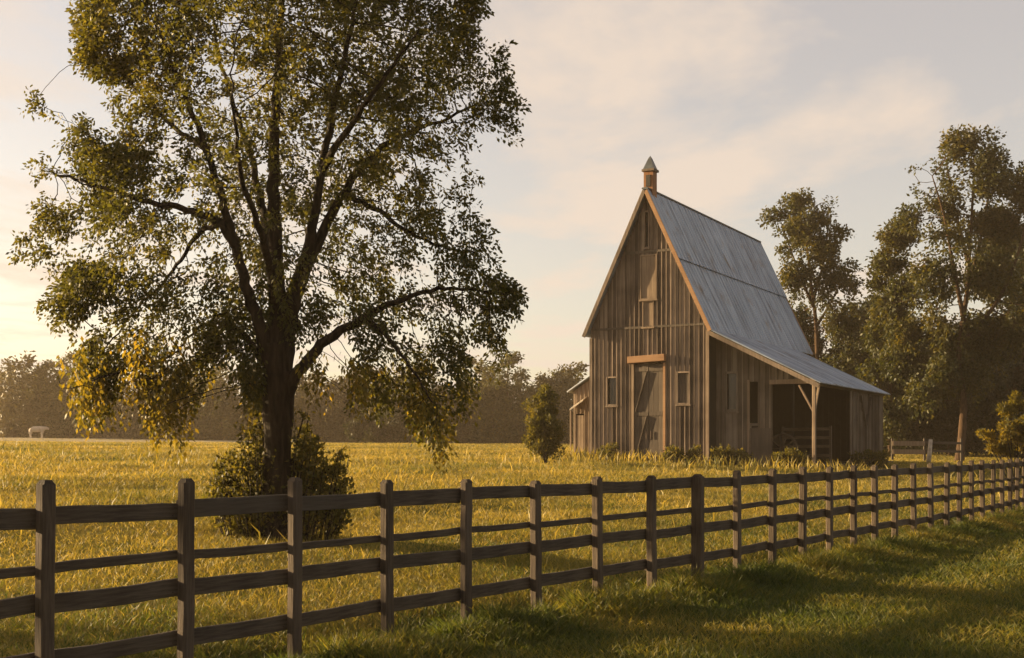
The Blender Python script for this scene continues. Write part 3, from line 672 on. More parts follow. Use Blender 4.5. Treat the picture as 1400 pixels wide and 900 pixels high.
for i in range(22): row.append((-30 + i * 38 + random.uniform(-10, 10), 152 + random.uniform(-5, 6), random.uniform(.68, 1.08)))
special = [(30, 134, 1.02, 'tall far tree at the left frame edge, highest of the treeline there'), (92, 134, 0.90, 'domed far tree left of the hanging branches, second from the left edge'),
           (695, 134, 0.98, 'domed far tree just right of the big tree crown'), (772, 136, 0.98, 'far tree nearest the barn, behind the upright bush')]
GRP = 'trees along the far edge of the field'
for j, (px, Y, s, *lab) in enumerate(special + row):
    if not lab and any(abs(px - q[0]) < 14 and Y < 146 for q in special): continue
    k = random.randrange(4)
    if used[k]: o = copy_tree(protos[k])
    else: o = protos[k]; used[k] = True
    o.location = gpix(px, Y); o.rotation_euler = (0, 0, random.uniform(0, 6.28)); o.scale = (s * random.uniform(.95, 1.25), s * random.uniform(.95, 1.2), s)
    tag(o, lab[0] if lab else ('hazy brown tree in the front of the treeline across the field' if Y < 146 else 'hazy brown tree at the back of the treeline across the field'), 'tree', GRP)

# ------------------------------------------------------------------ barn
BC = Vector((5.97, 51.39)); BU = Vector((0.866, -0.5)); BV = Vector((0.5, 0.866))
BG = 0.86
barn = empty('barn', (BC.x, BC.y, BG), R(-30))
tag(barn, 'weathered wooden barn with steep grey metal roof and an open lean-to', 'barn')
def sv(px, py, v):
    """local (s, z) on the barn plane at depth v behind the gable, seen at a photo pixel"""
    k = (px - 700) / F; cx, cy = BC + BV * v
    s = (k * cy - cx) / (0.866 + 0.5 * k); Y = cy - 0.5 * s
    return s, CAMZ + (HOR - py) / F * Y - BG
def vx(px, s):
    k = (px - 700) / F; cx, cy = BC + BU * s
    return (k * cy - cx) / (0.5 - 0.866 * k)
HW = 2.78
def roof_z(s): return 11.95 - abs(s) * (11.95 - 5.98) / 2.85
def board_wall(mb, s0, s1, ztop, zbot, openings, place, bw=0.215, th=0.04, batten=True, rough=0.0):
    """vertical boards and battens with real openings; place(s, out, z) -> local point"""
    cuts = sorted({s0, s1, *[o[0] for o in openings], *[o[1] for o in openings]})
    cuts = [c for c in cuts if s0 <= c <= s1]; edges = [s0]; s = s0
    grid = list(np.arange(s0, s1, bw)) + [s1]
    allx = sorted(set([round(g, 4) for g in grid] + [round(c, 4) for c in cuts]))
    def col(a, b, o0, o1, gap):
        m = (a + b) / 2; spans = [(zbot + random.uniform(-rough, rough), None)]
        ops = sorted([(o[2], o[3]) for o in openings if o[0] - 1e-3 < m < o[1] + 1e-3])
        z = spans[0][0]; segs = []
        for (za, zb) in ops:
            if za > z: segs.append((z, za, za))
            z = zb
        segs.append((z, ztop(a), ztop(b)))
        for (za, t0, t1) in segs:
            if min(t0, t1) <= za + .01: continue
            P = [place(a + gap, o0, za), place(b - gap, o0, za), place(b - gap, o1, za), place(a + gap, o1, za), place(a + gap, o0, t0), place(b - gap, o0, t1), place(b - gap, o1, t1), place(a + gap, o1, t0)]
            mb.hexa(P)
    for a, b in zip(allx[:-1], allx[1:]):
        if b - a > .012: col(a, b, random.uniform(-.006, .006), -th, 0.002)
    if batten:
        for g in grid[1:-1]:
            col(g - .022, g + .022, .045, .009, 0)
front = lambda v: (lambda s, o, z: (s, v - o, z))
# front gable
s_of = lambda px: sv(px, 500, 0)[0]
z_of = lambda px, py: sv(px, py, 0)[1]
D0, D1 = s_of(867), s_of(907); DZ = z_of(887, 497)
WL = (s_of(831), s_of(843), z_of(837, 553), z_of(837, 517)); WR = (s_of(927), s_of(942), z_of(934, 551), z_of(934, 510))
LO = (s_of(877), s_of(897), z_of(887, 408), z_of(887, 350)); LP = (s_of(880), s_of(893), z_of(887, 446), z_of(887, 413)); SL = (s_of(882.5), s_of(886.5), z_of(884, 338), z_of(884, 290))
b = MB()
board_wall(b, -HW, HW, lambda s: roof_z(s) - 0.10, -0.3, [(D0, D1, -1, DZ), WL, WR, LO, LP, SL], front(0), rough=.06)
b.build('gable_wall', M['barn'], barn)
# other walls of the tall part
LEN = 15.0
b = MB()
board_wall(b, 0.0, LEN, lambda s: 5.85, -0.3, [], lambda s, o, z: (-HW - o, s, z), bw=.3)
b.build('side_wall', M['barn'], barn)
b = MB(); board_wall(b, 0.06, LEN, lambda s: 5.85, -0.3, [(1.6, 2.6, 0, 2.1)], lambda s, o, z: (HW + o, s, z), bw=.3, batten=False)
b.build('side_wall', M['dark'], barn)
b = MB(); board_wall(b, -HW, HW, lambda s: roof_z(s) - .1, -0.3, [], lambda s, o, z: (s, LEN + o, z), bw=.3); b.build('rear_wall', M['barn'], barn)
b = MB(); b.box(-HW - 1.3, 7.3, .06, LEN - .1, -.25, .02); b.build('floor', M['dark'], barn)
# corner boards and seams across the gable
b = MB(); b.box(HW - .09, HW + .05, -.055, .055, -.2, 5.75); b.build('corner_board', M['barn_trim'], barn)
b = MB(); b.box(-HW - .05, -HW + .08, -.055, .055, -.2, 5.65); b.build('corner_board', M['barn'], barn)
b = MB(); zt = z_of(887, 344); hw = (11.85 - zt) / (5.97 / 2.85) - .12; b.box(-hw, hw, -.05, -.0325, zt - .07, zt + .05); b.build('trim_board', M['barn_door'], barn)
b = MB(); zt = z_of(887, 447); b.box(-HW + .1, HW - .1, -.05, -.0325, zt - .06, zt + .04); b.build('trim_board', M['barn_door'], barn)
def framed(name, o, depth, fm, parent, place, fill=None, w=.09, mull=False):
    """frame round an opening; fill is the panel or pane inside it"""
    f = MB(); a, c, z0, z1 = o
    def bx(m, a_, c_, o0, o1, za, zb): m.hexa([place(a_, o1, za), place(c_, o1, za), place(c_, o0, za), place(a_, o0, za), place(a_, o1, zb), place(c_, o1, zb), place(c_, o0, zb), place(a_, o0, zb)])
    bx(f, a - w, a, -.03, .055, z0 - w, z1 + w); bx(f, c, c + w, -.03, .055, z0 - w, z1 + w); bx(f, a, c, -.03, .05, z1, z1 + w)
    fr = f.build(name, fm, parent)
    s = MB(); bx(s, a - w - .04, c + w + .04, .0, .10, z0 - w - .07, z0 - .002 if False else z0 - w + .0); s.build('sill', fm, fr)
    g = MB(); bx(g, a, c, -.03, .05, z0 - w, z0); g.build('bottom_rail', fm, fr)
    if fill:
        p = MB(); n = 3
        for i in range(n):
            xa, xb = a + (c - a) * i / n + .004, a + (c - a) * (i + 1) / n - .004
            bx(p, xa, xb, -depth - .03, -depth, z0, z1)
        p.build('panel', fill, fr)
    return fr
glass, t, out = newmat('old dark glass'); gd = N(t, 'ShaderNodeBsdfPrincipled'); gd.inputs['Base Color'].default_value = (.018, .017, .015, 1); gd.inputs['Roughness'].default_value = .12
t.links.new(gd.outputs[0], out.inputs[0]); M['glass'] = glass
framed('window', WL, .09, M['barn'], barn, front(0), M['glass'], .06)
framed('window', WR, .03, M['barn'], barn, front(0), M['barn_door'], .06)
framed('loft_door', LO, .0, M['barn_trim'], barn, front(0), M['barn_trim'], .05)
framed('loft_hatch', LP, .0, M['barn_trim'], barn, front(0), M['barn_trim'], .04)
framed('gable_slot', SL, .10, M['barn'], barn, front(0), M['dark'], .05)
# big double door
for (a, c, sgn) in ((D0 + .02, (D0 + D1) / 2 - .012, 1), ((D0 + D1) / 2 + .012, D1 - .02, -1)):
    p = MB(); n = 3
    for i in range(n):
        xa = a + (c - a) * i / n; p.box(xa + .003, a + (c - a) * (i + 1) / n - .003, .02, .055, .0, DZ - .03)
    leafd = p.build('door', M['barn_door'], barn)
    q = MB(); w = c - a
    for z in (.18, DZ * .5, DZ - .25): q.box(a + .01, c - .01, -.012, .018, z - .09, z + .09)
    for (z0, z1) in ((.28, DZ * .5 - .1), (DZ * .5 + .1, DZ - .36)):
        if sgn < 0: break
        e0, e1 = a + .06, c - .06
        q.beam((e0, .003, z0), (e1, .003, z1), .026, .15, (0, 1, 0))
    q.build('brace', M['barn_door'], leafd)
    q = MB(); hx = c - .1 if sgn > 0 else a + .1; q.box(hx - .02, hx + .02, -.04, -.014, 1.1, 1.45); q.build('handle', M['iron'], leafd)
b = MB(); b.box(D0 - .11, D0 - .0, -.06, .03, -.1, DZ); b.build('door_jamb', M['barn_trim'], barn)
b = MB(); b.box(D1 + .0, D1 + .11, -.06, .03, -.1, DZ); b.build('door_jamb', M['lintel'], barn)
b = MB(); b.beam((s_of(861), -.16, DZ + .16), (s_of(911), -.16, DZ + .22), .26, .30, bev=.06); b.build('lintel', M['lintel'], barn)
# steep roof: sheets with ribs, in two courses a side
def roof_sheet(name, p_top, p_bot, v0, v1, th=.035, rib=.42, mat=None, parent=barn, lift=0):
    """sheet between two (s, z) lines from v0 to v1 with standing ribs down the slope"""
    (s0, z0), (s1, z1) = p_top, p_bot; d = Vector((s1 - s0, z1 - z0)).normalized(); nrm = Vector((-d.y, d.x))
    if nrm.y < 0: nrm = -nrm
    m = MB()
    def q(s, z, o, v): return (s + nrm.x * (o + lift), v, z + nrm.y * (o + lift))
    m.hexa([q(s0, z0, 0, v0), q(s1, z1, 0, v0), q(s1, z1, 0, v1), q(s0, z0, 0, v1), q(s0, z0, th, v0), q(s1, z1, th, v0), q(s1, z1, th, v1), q(s0, z0, th, v1)])
    v = v0 + .02
    while v < v1 - .06:
        a0, a1, h = v, v + .06, .035
        m.hexa([q(s0, z0, th, a0), q(s1, z1, th, a0), q(s1, z1, th, a1), q(s0, z0, th, a1), q(s0, z0, th + h, a0 + .015), q(s1, z1, th + h, a0 + .015), q(s1, z1, th + h, a1 - .015), q(s0, z0, th + h, a1 - .015)])
        v += rib
    return m.build(name, mat or M['roof'], parent)
PK = 11.95
sm = 1.42
for sg in (1, -1):
    zm = roof_z(sm); zb = roof_z(2.98)
    roof_sheet('roof_sheet', (sg * sm * .985, zm + .03), (sg * 2.98, zb), -.32, LEN + .3)
    roof_sheet('roof_sheet', (sg * .02, PK), (sg * (sm + .06), roof_z(sm + .06)), -.32, LEN + .3, lift=.06)
b = MB(); b.beam((0, -.34, PK + .10), (0, LEN + .32, PK + .10), .30, .09, bev=.3); b.build('ridge_cap', M['lead'], barn)
# rake boards under the roof edges
for sg, mt in ((1, M['lintel']), (-1, M['barn'])):  # right boards take orange wood to look sunlit, left ones stay dark
    for v in (-.348, LEN + .33):
        b = MB(); b.beam((sg * .035, v, PK - .0), (sg * 2.99, v, roof_z(2.99) + .0), .045, .17, (0, 0, 1)); b.build('rake_board', mt, barn)
# lean-to
DL = 4.6; ZE = 3.45; ZT = 5.78; VL = 12.7
lz = lambda s: ZT - (s - HW) * (ZT - ZE) / DL
roof_sheet('lean_to_roof', (HW + .04, lz(HW + .04)), (HW + DL + .25, lz(HW + DL + .25)), -.22, VL, rib=.5, lift=.02)
VW = 0.9
pl = front(VW); sw = lambda px: sv(px, 550, VW)[0]; zw = lambda px, py: sv(px, py, VW)[1]
LW = (sw(994), sw(1007), zw(1000, 560), zw(1000, 511)); LD = (sw(1025), sw(1036), -.3, zw(1030, 522)); OP = (sw(1056), HW + DL - .2, -1, zw(1080, 524))
b = MB(); board_wall(b, HW + .03, OP[0], lambda s: lz(s) - .06, -.3, [LW, LD], pl, bw=.24, batten=True, rough=.05); 
board_wall(b, OP[0], HW + DL - .25, lambda s: lz(s) - .06, OP[3] + .12, [], pl, bw=.24)
b.build('lean_to_wall', M['barn_grey'], barn)
framed('window', LW, .1, M['barn_grey'], barn, pl, M['glass'], .09)
b = MB(); b.box(LD[0] - .09, LD[0] - .0, VW - .06, VW + .03, -.1, LD[3] + .08); b.build('door_jamb', M['barn_trim'], barn)
b = MB(); b.beam((OP[0] - .1, VW - .07, OP[3] + .06), (HW + DL - .2, VW - .07, OP[3] + .06), .1, .2); b.build('header_beam', M['barn_trim'], barn)
b = MB(); b.beam((HW + .06, -.16, lz(HW) - .14), (HW + DL + .2, -.16, lz(HW + DL + .2) - .12), .05, .18); b.build('rake_board', M['barn'], barn)
# corner post with its two braces and the eave beam
sx = HW + DL - .08
post_top = lz(sx) - .2
b = MB(); b.beam((sx, .12, -.3), (sx, .12, post_top), .135, .135, (0, 1, 0), n=6, wob=.006); po = b.build('corner_post', M['barn_trim'], barn)
b = MB(); b.beam((sx, .12, post_top - 1.15), (sx - .62, .12, post_top - .0), .07, .09, (0, 1, 0)); b.build('brace', M['barn_trim'], po)
b = MB(); b.beam((sx, .14, post_top - 1.15), (sx, .85, post_top - .0), .07, .09, (1, 0, 0)); b.build('brace', M['barn_trim'], po)
b = MB(); b.beam((sx, -.1, post_top + .07), (sx, VL - .1, post_top + .07), .14, .16); b.build('eave_beam', M['barn_grey'], barn)
b = MB(); b.beam((HW + .1, .12, post_top + .03), (sx, .12, post_top + .03), .12, .18) if False else None
V5 = vx(1163, sx)
b = MB(); board_wall(b, V5, VL - .15, lambda s: post_top - .02, -.3, [], lambda s, o, z: (sx + o, s, z), bw=.3, rough=.05); sw_ = b.build('lean_to_wall', M['barn_grey'], barn)
q = MB(); vm = V5 + 2.6; zq = 1.7
q.beam((sx + .05, vm, -.1), (sx + .05, vm, zq), .05, .16, (1, 0, 0)); q.beam((sx + .055, vm, zq), (sx + .055, vm - 1.0, post_top - .15), .05, .14, (1, 0, 0)); q.beam((sx + .06, vm, zq), (sx + .06, vm + 1.0, post_top - .15), .05, .14, (1, 0, 0))
q.build('brace', M['barn_door'], sw_)
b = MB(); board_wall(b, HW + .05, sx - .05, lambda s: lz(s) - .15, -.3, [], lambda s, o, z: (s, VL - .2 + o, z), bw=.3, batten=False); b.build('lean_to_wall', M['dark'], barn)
b = MB(); b.box(OP[0] - .95, OP[0] - .05, VW - .05, VW - .033, .05, 1.55); b.build('half_door', M['barn_door'], barn)
# small shed on the left side of the barn
sl = lambda px: sv(px, 550, 1.2)[0]; zl = lambda px, py: sv(px, py, 1.2)[1]
S0 = sl(783.5); Z0_ = zl(784, 534); Z1_ = zl(808, 506) 
shz = lambda s: Z0_ + (s - S0) * (Z1_ - Z0_) / (-HW - S0)
b = MB(); board_wall(b, S0 + .02, -HW - .03, lambda s: shz(s) - .05, -.3, [(sl(787), sl(799), -1, zl(793, 566))], front(1.2), bw=.2); b.build('shed_wall', M['barn_trim'], barn)
b = MB(); board_wall(b, 1.25, 6.0, lambda s: shz(S0) - .05, -.3, [], lambda s, o, z: (S0 - o, s, z), bw=.25); b.build('shed_wall', M['barn_trim'], barn)
roof_sheet('shed_roof', (-HW - .03, shz(-HW)), (S0 - .2, shz(S0 - .2)), 1.0, 6.2, lift=.02)
b = MB(); p = MB()
for i in range(3): p.box(sl(787) + .02 + i * .13, sl(787) + .14 + i * .13, 1.22, 1.25, 0, zl(793, 568))
p.build('shed_door', M['barn_trim'], barn)
b = MB(); b.hexa([(sl(785), .72, zl(785, 562)), (sl(803), .72, zl(803, 549)), (sl(803), 1.16, zl(803, 544)), (sl(785), 1.16, zl(785, 557)), (sl(785), .72, zl(785, 560)), (sl(803), .72, zl(803, 547)), (sl(803), 1.16, zl(803, 542)), (sl(785), 1.16, zl(785, 555))]); b.build('shed_awning', M['pale'], barn)
b = MB(); b.beam((sl(786), .78, -.2), (sl(786), .78, zl(785, 562)), .07, .07, (0, 1, 0)); b.build('awning_post', M['barn_trim'], barn)
# ridge cupola
cv_ = .16
b = MB(); b.box(-.22, .22, cv_ - .22 + .1, cv_ + .22 + .1, PK - .25, PK + .92); 
cu = b.build('cupola', M['copper'], barn)
q = MB(); q.box(-.29, .29, cv_ - .19, cv_ + .39, PK + .922, PK + 1.02); q.build('cornice', M['barn'], cu)
q = MB(); z = PK + 1.022; h = .62
q.add([(-.25, cv_ - .15, z), (.25, cv_ - .15, z), (.25, cv_ + .35, z), (-.25, cv_ + .35, z), (-.07, cv_ + .03, z + h * .8), (.07, cv_ + .03, z + h * .8), (.07, cv_ + .17, z + h * .8), (-.07, cv_ + .17, z + h * .8), (0, cv_ + .1, z + h)],
      [(3, 2, 1, 0), (0, 1, 5, 4), (1, 2, 6, 5), (2, 3, 7, 6), (3, 0, 4, 7), (4, 5, 8), (5, 6, 8), (6, 7, 8), (7, 4, 8)]); q.build('cap', M['lead'], cu)
q = MB(); q.box(-.10, .10, cv_ - .155, cv_ - .1205, PK + .25, PK + .75); q.build('louver', M['dark'], cu)

# things standing in the open bay
def bl(s, v, z=0): return Vector((BC.x + BU.x * s + BV.x * v, BC.y + BU.y * s + BV.y * v, BG + z))
g0 = empty('pen_gate', bl(6.1, 3.2, .02), R(-30))
tag(g0, 'low wooden gate leaning in the dark bay behind the lean-to post', 'gate')
for z in (.35, .75, 1.15, 1.5):
    b = MB(); b.beam((-1.1, 0, z), (1.1, 0, z + random.uniform(-.03, .03)), .04, .13); b.build('rail', M['fence'], g0)
for x in (-1.05, 1.05):
    b = MB(); b.beam((x, .045, 0), (x, .045, 1.65), .09, .09, (0, 1, 0)); b.build('upright', M['fence_pale'], g0)
wl = empty('wagon_wheel', bl(5.3, 2.3, .02), R(-30)); tag(wl, 'old wooden wagon wheel leaning in the barn bay left of the gate', 'wheel')
b = MB(); n = 28; rim = [(math.cos(a) * .62, .22 * (0.66 + math.sin(a) * .62) * .5, .66 + math.sin(a) * .62) for a in np.linspace(0, 2 * math.pi, n + 1)]
b.tube(rim, [.05] * (n + 1), 6, False); b.build('rim', M['fence'], wl)
b = MB(); b.tube([(0, .02, .66), (0, .14, .66)], [.1, .1], 10); b.build('hub', M['iron'], wl)
for k in range(10):
    a = k * math.pi / 5; b = MB(); b.tube([(math.cos(a) * .09, .075, .66 + math.sin(a) * .09), (math.cos(a) * .6, .22 * (.66 + math.sin(a) * .6) * .5, .66 + math.sin(a) * .6)], [.026, .022], 5); b.build('spoke', M['fence'], wl)
st = empty('salvage_door', bl(4.35, 1.5, .02), R(-30)); tag(st, 'pale framed board standing at the left of the open bay', 'board')
b = MB(); b.beam((-.22, 0, 0), (-.22, .12, 1.75), .07, .05); b.beam((.22, 0, 0), (.22, .12, 1.75), .07, .05); b.beam((-.25, .12, 1.7), (.25, .12, 1.7), .05, .12); b.beam((-.25, .06, .9), (.25, .06, .9), .05, .1); b.build('frame', M['pale'], st)
b = MB(); b.hexa([(-.18, .02, .1), (.18, .02, .1), (.18, .04, .1), (-.18, .04, .1), (-.18, .11, 1.66), (.18, .11, 1.66), (.18, .13, 1.66), (-.18, .13, 1.66)]); b.build('panel', M['barn_door'], st)

# bushes along the barn's foot
for (px, Y, lab, lob) in (
    (832, 51.4, 'dark low shrub under the left window of the gable', [(828, 615, 12), (838, 610, 10), (842, 622, 9), (820, 622, 8)]),
    (925, 49.0, 'dark low shrub between the barn door and the gable corner', [(917, 612, 9), (928, 616, 10), (945, 618, 10), (912, 622, 9), (952, 612, 7)]),
    (985, 48.6, 'dark low shrub at the foot of the lean-to window', [(980, 618, 12), (995, 616, 13), (1010, 620, 12), (1022, 624, 9)]),
    (1075, 47.5, 'dark low shrub growing in front of the open bay', [(1065, 622, 9), (1080, 618, 11), (1095, 622, 9)]),
    (1185, 52.5, 'dark low shrub under the plank wall at the end of the lean-to', [(1172, 622, 9), (1188, 620, 10), (1200, 622, 9), (1210, 618, 7)])):
    bush('low_shrub', lab, 'shrub', px, Y, [(x_, y_ + 3, r_ * .8) for x_, y_, r_ in lob], M['leaf_bush'], 700, 0.11, 'shrubs along the foot of the barn', sub=12, shoots=45)

# pale rail section and leaning post beyond the barn
rf = gpix(1245, 66); fr = empty('rail_fence', rf); tag(fr, 'low weathered rail fence between the barn and the lone sunlit trunk, its left boards pale', 'fence')
for z in (.55, 1.02):
    b = MB(); b.beam((-1.0, 0, z), (.8, 0, z - .02), .05, .27); b.build('rail', M['barn_trim'], fr)
    b = MB(); b.beam((.85, .02, z + .05), (3.1, .5, z), .05, .13); b.build('rail', M['fence_pale'], fr)
for x, y in ((-1.0, 0), (.82, 0), (3.1, .5)): b = MB(); b.beam((x, y + .1, -.1), (x, y + .1, 1.3), .12, .12, (0, 1, 0)); b.build('fence_post', M['fence_pale'], fr)
lp = gpix(1271, 62); o = empty('stub_post', lp); 
b = MB(); b.tube([(-.08, 0, -.1), (0, 0, .5), (.06, 0, 1.25)], [.13, .11, .10], 8, True, .08); o = b.build('stub_post', M['pale'], None, True); o.location = lp
bpy.data.objects.remove(bpy.data.objects['stub_post']) if bpy.data.objects['stub_post'].type == 'EMPTY' else None
o.name = 'stub_post'; tag(o, 'short sunlit leaning post left of the sunlit orange trunk', 'post')

# pale cow in the far field
cg = gpix(50, 118); cow = empty('cow', cg); tag(cow, 'cream cow standing far out in the field at the left edge', 'cow')
def skin_body(name, verts, edges, rads, mat, parent):
    me = bpy.data.meshes.new(name); me.from_pydata(verts, edges, []); o = link(name, me, mat, parent)
    sk = o.modifiers.new('skin', 'SKIN'); sub = o.modifiers.new('sub', 'SUBSURF'); sub.levels = sub.render_levels = 1
    for i, r in enumerate(rads): me.skin_vertices[0].data[i].radius = (r, r) if not isinstance(r, tuple) else r
    me.skin_vertices[0].data[0].use_root = True; return o
cv = [(0, 0, .98), (.45, 0, 1.0), (.72, 0, .98), (-.45, 0, .98), (-.72, 0, 1.02), (.98, 0, 1.12), (1.18, 0, 1.12), (1.42, 0, .96),
      (.62, .17, .62), (.63, .18, .33), (.62, .18, .03), (.62, -.17, .62), (.60, -.18, .33), (.58, -.18, .03), (-.6, .18, .68), (-.68, .19, .38), (-.62, .19, .03), (-.6, -.18, .68), (-.70, -.19, .38), (-.65, -.19, .03), (-.86, 0, .95), (-.9, 0, .5),
      (1.14, .2, 1.2), (1.14, -.2, 1.2)]
ce = [(0, 1), (1, 2), (0, 3), (3, 4), (2, 5), (5, 6), (6, 7), (2, 8), (8, 9), (9, 10), (2, 11), (11, 12), (12, 13), (4, 14), (14, 15), (15, 16), (4, 17), (17, 18), (18, 19), (4, 20), (20, 21), (6, 22), (6, 23)]
crd = [.33, .33, .28, .32, .26, .17, .15, .085, .12, .06, .055, .12, .06, .055, .14, .065, .055, .14, .065, .055, .04, .03, .04, .04]
skin_body('body', cv, ce, crd, M['hide'], cow); cow.rotation_euler = (0, 0, R(8)); cow.location.z += .12; cow.scale = (.86, .86, .95)

# ------------------------------------------------------------------ the rail fence
PX = [-150, 50, 243, 393, 520, 628, 725, 809, 883, 946, 1000, 1048, 1090, 1127, 1160, 1190, 1217, 1243, 1267, 1288, 1306, 1323, 1338, 1352, 1365, 1376, 1386, 1395, 1403, 1410]
TOPPY = {50: 657, 243: 655, 393: 653, 520: 657, 628: 655, 725: 657, 809: 653, 883: 651, 946: 648}
fpts = []
for i, p in enumerate(PX):
    n = i - 1; Y = 7.73 * (1 + 0.1145 * n); fpts.append(Vector(((p - 700) / F * Y, Y, 0)))
fence = empty('rail_fence', fpts[1]); fo = fpts[1]
tag(fence, 'long dark four-rail wooden fence running from left foreground to far right', 'fence')
nrm_prev = None
rail_h = [(1.18, .13), (.835, .065), (.60, .12), (.235, .12)]
def fdir(i): 
    a = fpts[max(i - 1, 0)]; c = fpts[min(i + 1, len(fpts) - 1)]; return (c - a).normalized()
for i, p in enumerate(fpts):
    d = fdir(i); nn = Vector((d.y, -d.x, 0)); h = 1.33 if i > 9 else 1.65 - (TOPPY.get(PX[i], 655) - HOR) / F * p.y
    w = .092 if i != 9 else .135
    b = MB(); q = p - fo + nn * .085; lean = Vector((random.uniform(-.015, .015), random.uniform(-.015, .015), 0))
    zt = h + random.uniform(-.012, .012)
    b.beam(q + Vector((0, 0, -.35)), q + lean + Vector((0, 0, zt - .025)), w * random.uniform(.93, 1.1), .10, d, bev=.16, n=7, wob=.0035)
    # weathered top, a little peaked
    tp_ = q + lean + Vector((0, 0, zt - .03)); ax_, ay_ = d * w * .47, nn * .047
    b.add([tp_ - ax_ - ay_, tp_ + ax_ - ay_, tp_ + ax_ + ay_, tp_ - ax_ + ay_, tp_ - ax_ * .6 - ay_ * .6 + Vector((0, 0, .034)), tp_ + ax_ * .6 - ay_ * .6 + Vector((0, 0, .034)), tp_ + ax_ * .6 + ay_ * .6 + Vector((0, 0, .034)), tp_ - ax_ * .6 + ay_ * .6 + Vector((0, 0, .034))],
          [(0, 1, 5, 4), (1, 2, 6, 5), (2, 3, 7, 6), (3, 0, 4, 7), (4, 5, 6, 7)])
    b.build('fence_post', M['post_pale'] if i == 3 else M['post'], fence)
i = 0
while i < len(fpts) - 1:
    j = min(i + (1 if i < 15 else 2), len(fpts) - 1)
    d = (fpts[j] - fpts[i]).normalized(); nn = Vector((d.y, -d.x, 0))
    for k, (z, hh) in enumerate(rail_h):
        a = fpts[i] - fo - d * .0 + Vector((0, 0, z + random.uniform(-.014, .014))); c = fpts[j] - fo - d * .008 + Vector((0, 0, z + random.uniform(-.014, .014)))
        if z > 1 and PX[i] < 500: a.z += .005
        b = MB(); ln = (c - a).length; nseg = 8; hj = hh * random.uniform(.9, 1.08)
        b.beam((0, 0, 0), (ln, 0, 0), .036, hj, (0, 0, 1), bev=.16, n=nseg, wob=.0028)
        sag = random.uniform(-.012, .006); b.v = [(x, y, z + sag * math.sin(math.pi * x / ln)) for (x, y, z) in b.v]   # weather has bent it a little
        for xe in (.05, ln - .05):
            for ze in (-.25, .25): b.box(xe - .005, xe + .005, -.0205, -.0175, ze * hj - .005, ze * hj + .005)
        pale = (k == 0 and i in (2, 3))
        o = b.build('rail', M['fence_pale'] if pale else M['fence'], fence)
        dv = (c - a).normalized(); o.location = a; o.rotation_euler = (0, -math.asin(dv.z), math.atan2(dv.y, dv.x))
    i = j

# ------------------------------------------------------------------ grass
def perp(x, y): return (x - FP0.x) * FN.x + (y - FP0.y) * FN.y
def blades(name, X, Y, Lb, Wb, lean, mat, label):
    n = len(X); P = np.stack([X, Y, ground(X, Y) - 0.01], -1)
    a = RNG.uniform(0, 2 * np.pi, n); D = np.stack([np.cos(a) * lean, np.sin(a) * lean, np.ones(n)], -1)
    bend = np.stack([np.cos(a) * 0.35, np.sin(a) * 0.35, -0.12 * np.ones(n)], -1) * RNG.uniform(.2, 1.3, (n, 1))
    V1, Q1 = leaf_cards(P, D, Lb, Wb, bend)
    o = link(name, np_mesh(name, V1, Q1), mat); return tag(o, label, 'grass', kind='stuff')
bx0 = lambda X, Y: np.stack([(X - BC.x) * BU.x + (Y - BC.y) * BU.y, (X - BC.x) * BV.x + (Y - BC.y) * BV.y], 0)
def outside_barn(X, Y):
    s, v = bx0(X, Y); return ~((s > -4.1) & (s < HW + DL) & (v > -.05) & (v < LEN) & ~((s < -HW) & (v < 1.1)))
# meadow behind the fence
n = 1000000
Y = 5.5 * (140 / 5.5) ** RNG.random(n); X = RNG.uniform(-1, 1, n) * (0.5 * Y + 2.5); X += 0
pp = perp(X, Y); m = (pp > 0.15) & outside_barn(X, Y) & ~((pp > 80) & (pp < 116) & (RNG.random(n) < .93))
clump = np.sin(X * 1.7 + 2 * np.sin(Y * .9)) * np.sin(Y * 1.3 + np.sin(X * 1.1)) * .5 + .5
m &= RNG.random(n) < (.45 + .55 * clump)
X, Y, pp, clump = X[m], Y[m], pp[m], clump[m]
Lb = (0.09 + 0.14 * clump * RNG.random(len(X))) * np.clip(.55 + (Y - 14) / 40, .55, 1) * np.clip(1.15 - Y / 200, .7, 1.2) * RNG.uniform(.6, 1.4, len(X))
green = RNG.random(len(X)) < np.clip(.85 - pp / 11 + .75 * ((pp > 58) & (pp < 80)), .30, .9) * (0.45 + 0.75 * (np.sin(X * .8 + 1.7 * np.sin(Y * .5)) * .5 + .5))
lean = RNG.uniform(0, .9, len(X)); Wb = 0.003 + 0.0004 * Y
g_ = ~green; blades('meadow_grass', X[g_], Y[g_], Lb[g_], Wb[g_], lean[g_], M['grass'], 'golden meadow grass covering the field behind the fence')
g_ = green; blades('green_grass', X[g_], Y[g_], Lb[g_] * .9, Wb[g_], lean[g_], M['lawn'], 'greener grass patches in the field behind the fence')
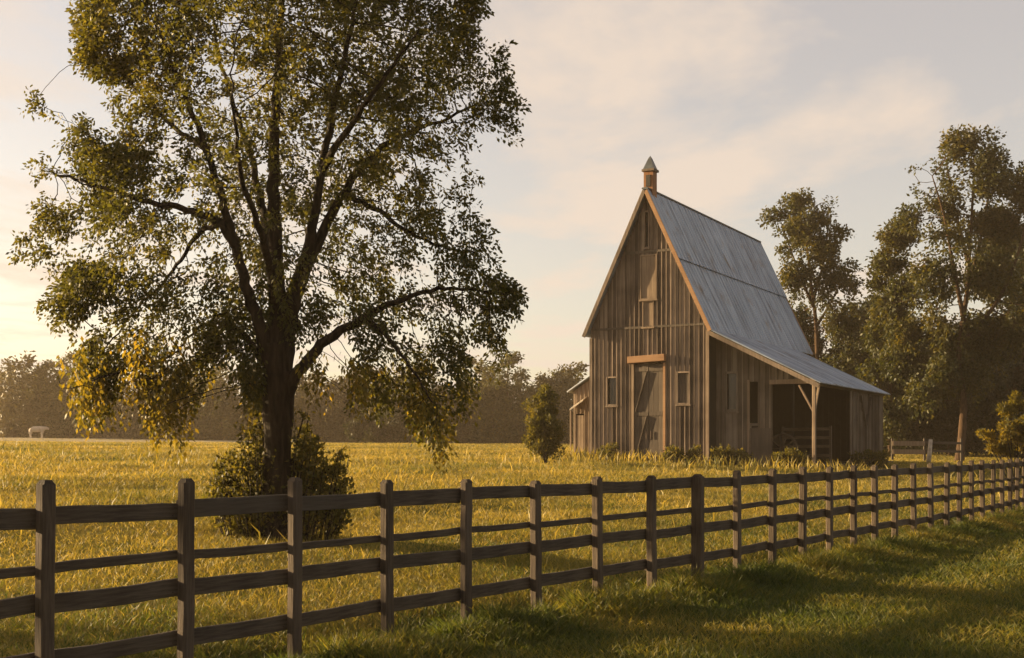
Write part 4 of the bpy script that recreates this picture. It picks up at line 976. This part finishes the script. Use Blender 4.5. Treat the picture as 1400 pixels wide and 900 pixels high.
# tall seeding stalks near the barn and scattered through the meadow
n = 800
s_ = RNG.uniform(-4, 10, n); v_ = -RNG.exponential(2.2, n) - .25
X = BC.x + BU.x * s_ + BV.x * v_; Y = BC.y + BU.y * s_ + BV.y * v_
X2 = RNG.uniform(-.5, .5, 700); Y2 = RNG.uniform(14, 50, 700); X = np.r_[X, X2 * Y2]; Y = np.r_[Y, Y2]
m = (perp(X, Y) > 1) ; X, Y = X[m], Y[m]
blades('seeding_stalks', X, Y, RNG.uniform(.3, .7, len(X)) * np.clip(Y / 50, .65, 1), 0.012 + .0009 * Y, RNG.uniform(0, .25, len(X)), M['grass'], 'tall pale seeding stalks along the front of the barn')
# mown side in front
n = 420001
Y = 5.0 * (60 / 5.0) ** RNG.random(n); X = RNG.uniform(-1, 1, n) * (0.5 * Y + 2.0)
m = perp(X, Y) < -.1; X, Y = X[m], Y[m]
blades('lawn_grass', X, Y, RNG.uniform(.05, .13, len(X)) * np.clip(.8 + Y / 40, .8, 1.6), 0.004 + 0.0005 * Y, RNG.uniform(.1, .9, len(X)), M['lawn'], 'short trodden green grass in front of the fence')
# rank grass along the fence line
n = 110000
t_ = RNG.random(n) ** 1.5 * (len(fpts) - 1.01); k = t_.astype(int); fpa = np.array([list(p) for p in fpts])
B0 = fpa[k] + (fpa[k + 1] - fpa[k]) * (t_ - k)[:, None]
off = RNG.normal(0, .42, n) - .28; tuft = np.sin(t_ * 7) * np.sin(t_ * 3.1 + 1) * .5 + .5
X = B0[:, 0] + FN.x * off; Y = B0[:, 1] + FN.y * off
blades('fence_line_grass', X, Y, (0.07 + (.10 + .10 * np.clip(t_ / 6, 0, 1)) * tuft * RNG.random(n)) * np.exp(-np.abs(off + .35) * 0.6) * (1 + .9 * (off < -.2) * (off > -1.0)), 0.006 + .0005 * Y, RNG.uniform(.1, .7, n), M['lawn'], 'rank green grass growing along the foot of the fence')

# ------------------------------------------------------------------ evening haze over the fields
hz = MB(); hz.box(-190, 130, -12, 185, -1.2, 30)
hm = bpy.data.materials.new('evening air'); hm.use_nodes = True; ht = hm.node_tree; ht.nodes.clear()
ho = N(ht, 'ShaderNodeOutputMaterial'); hv = N(ht, 'ShaderNodeVolumePrincipled'); hv.inputs['Color'].default_value = (0.98, 0.80, 0.60, 1); hv.inputs['Density'].default_value = 0.0004; hv.inputs['Anisotropy'].default_value = 0.35
ht.links.new(hv.outputs[0], ho.inputs['Volume'])
tag(hz.build('haze', hm), 'thin warm evening haze', 'haze', kind='stuff')
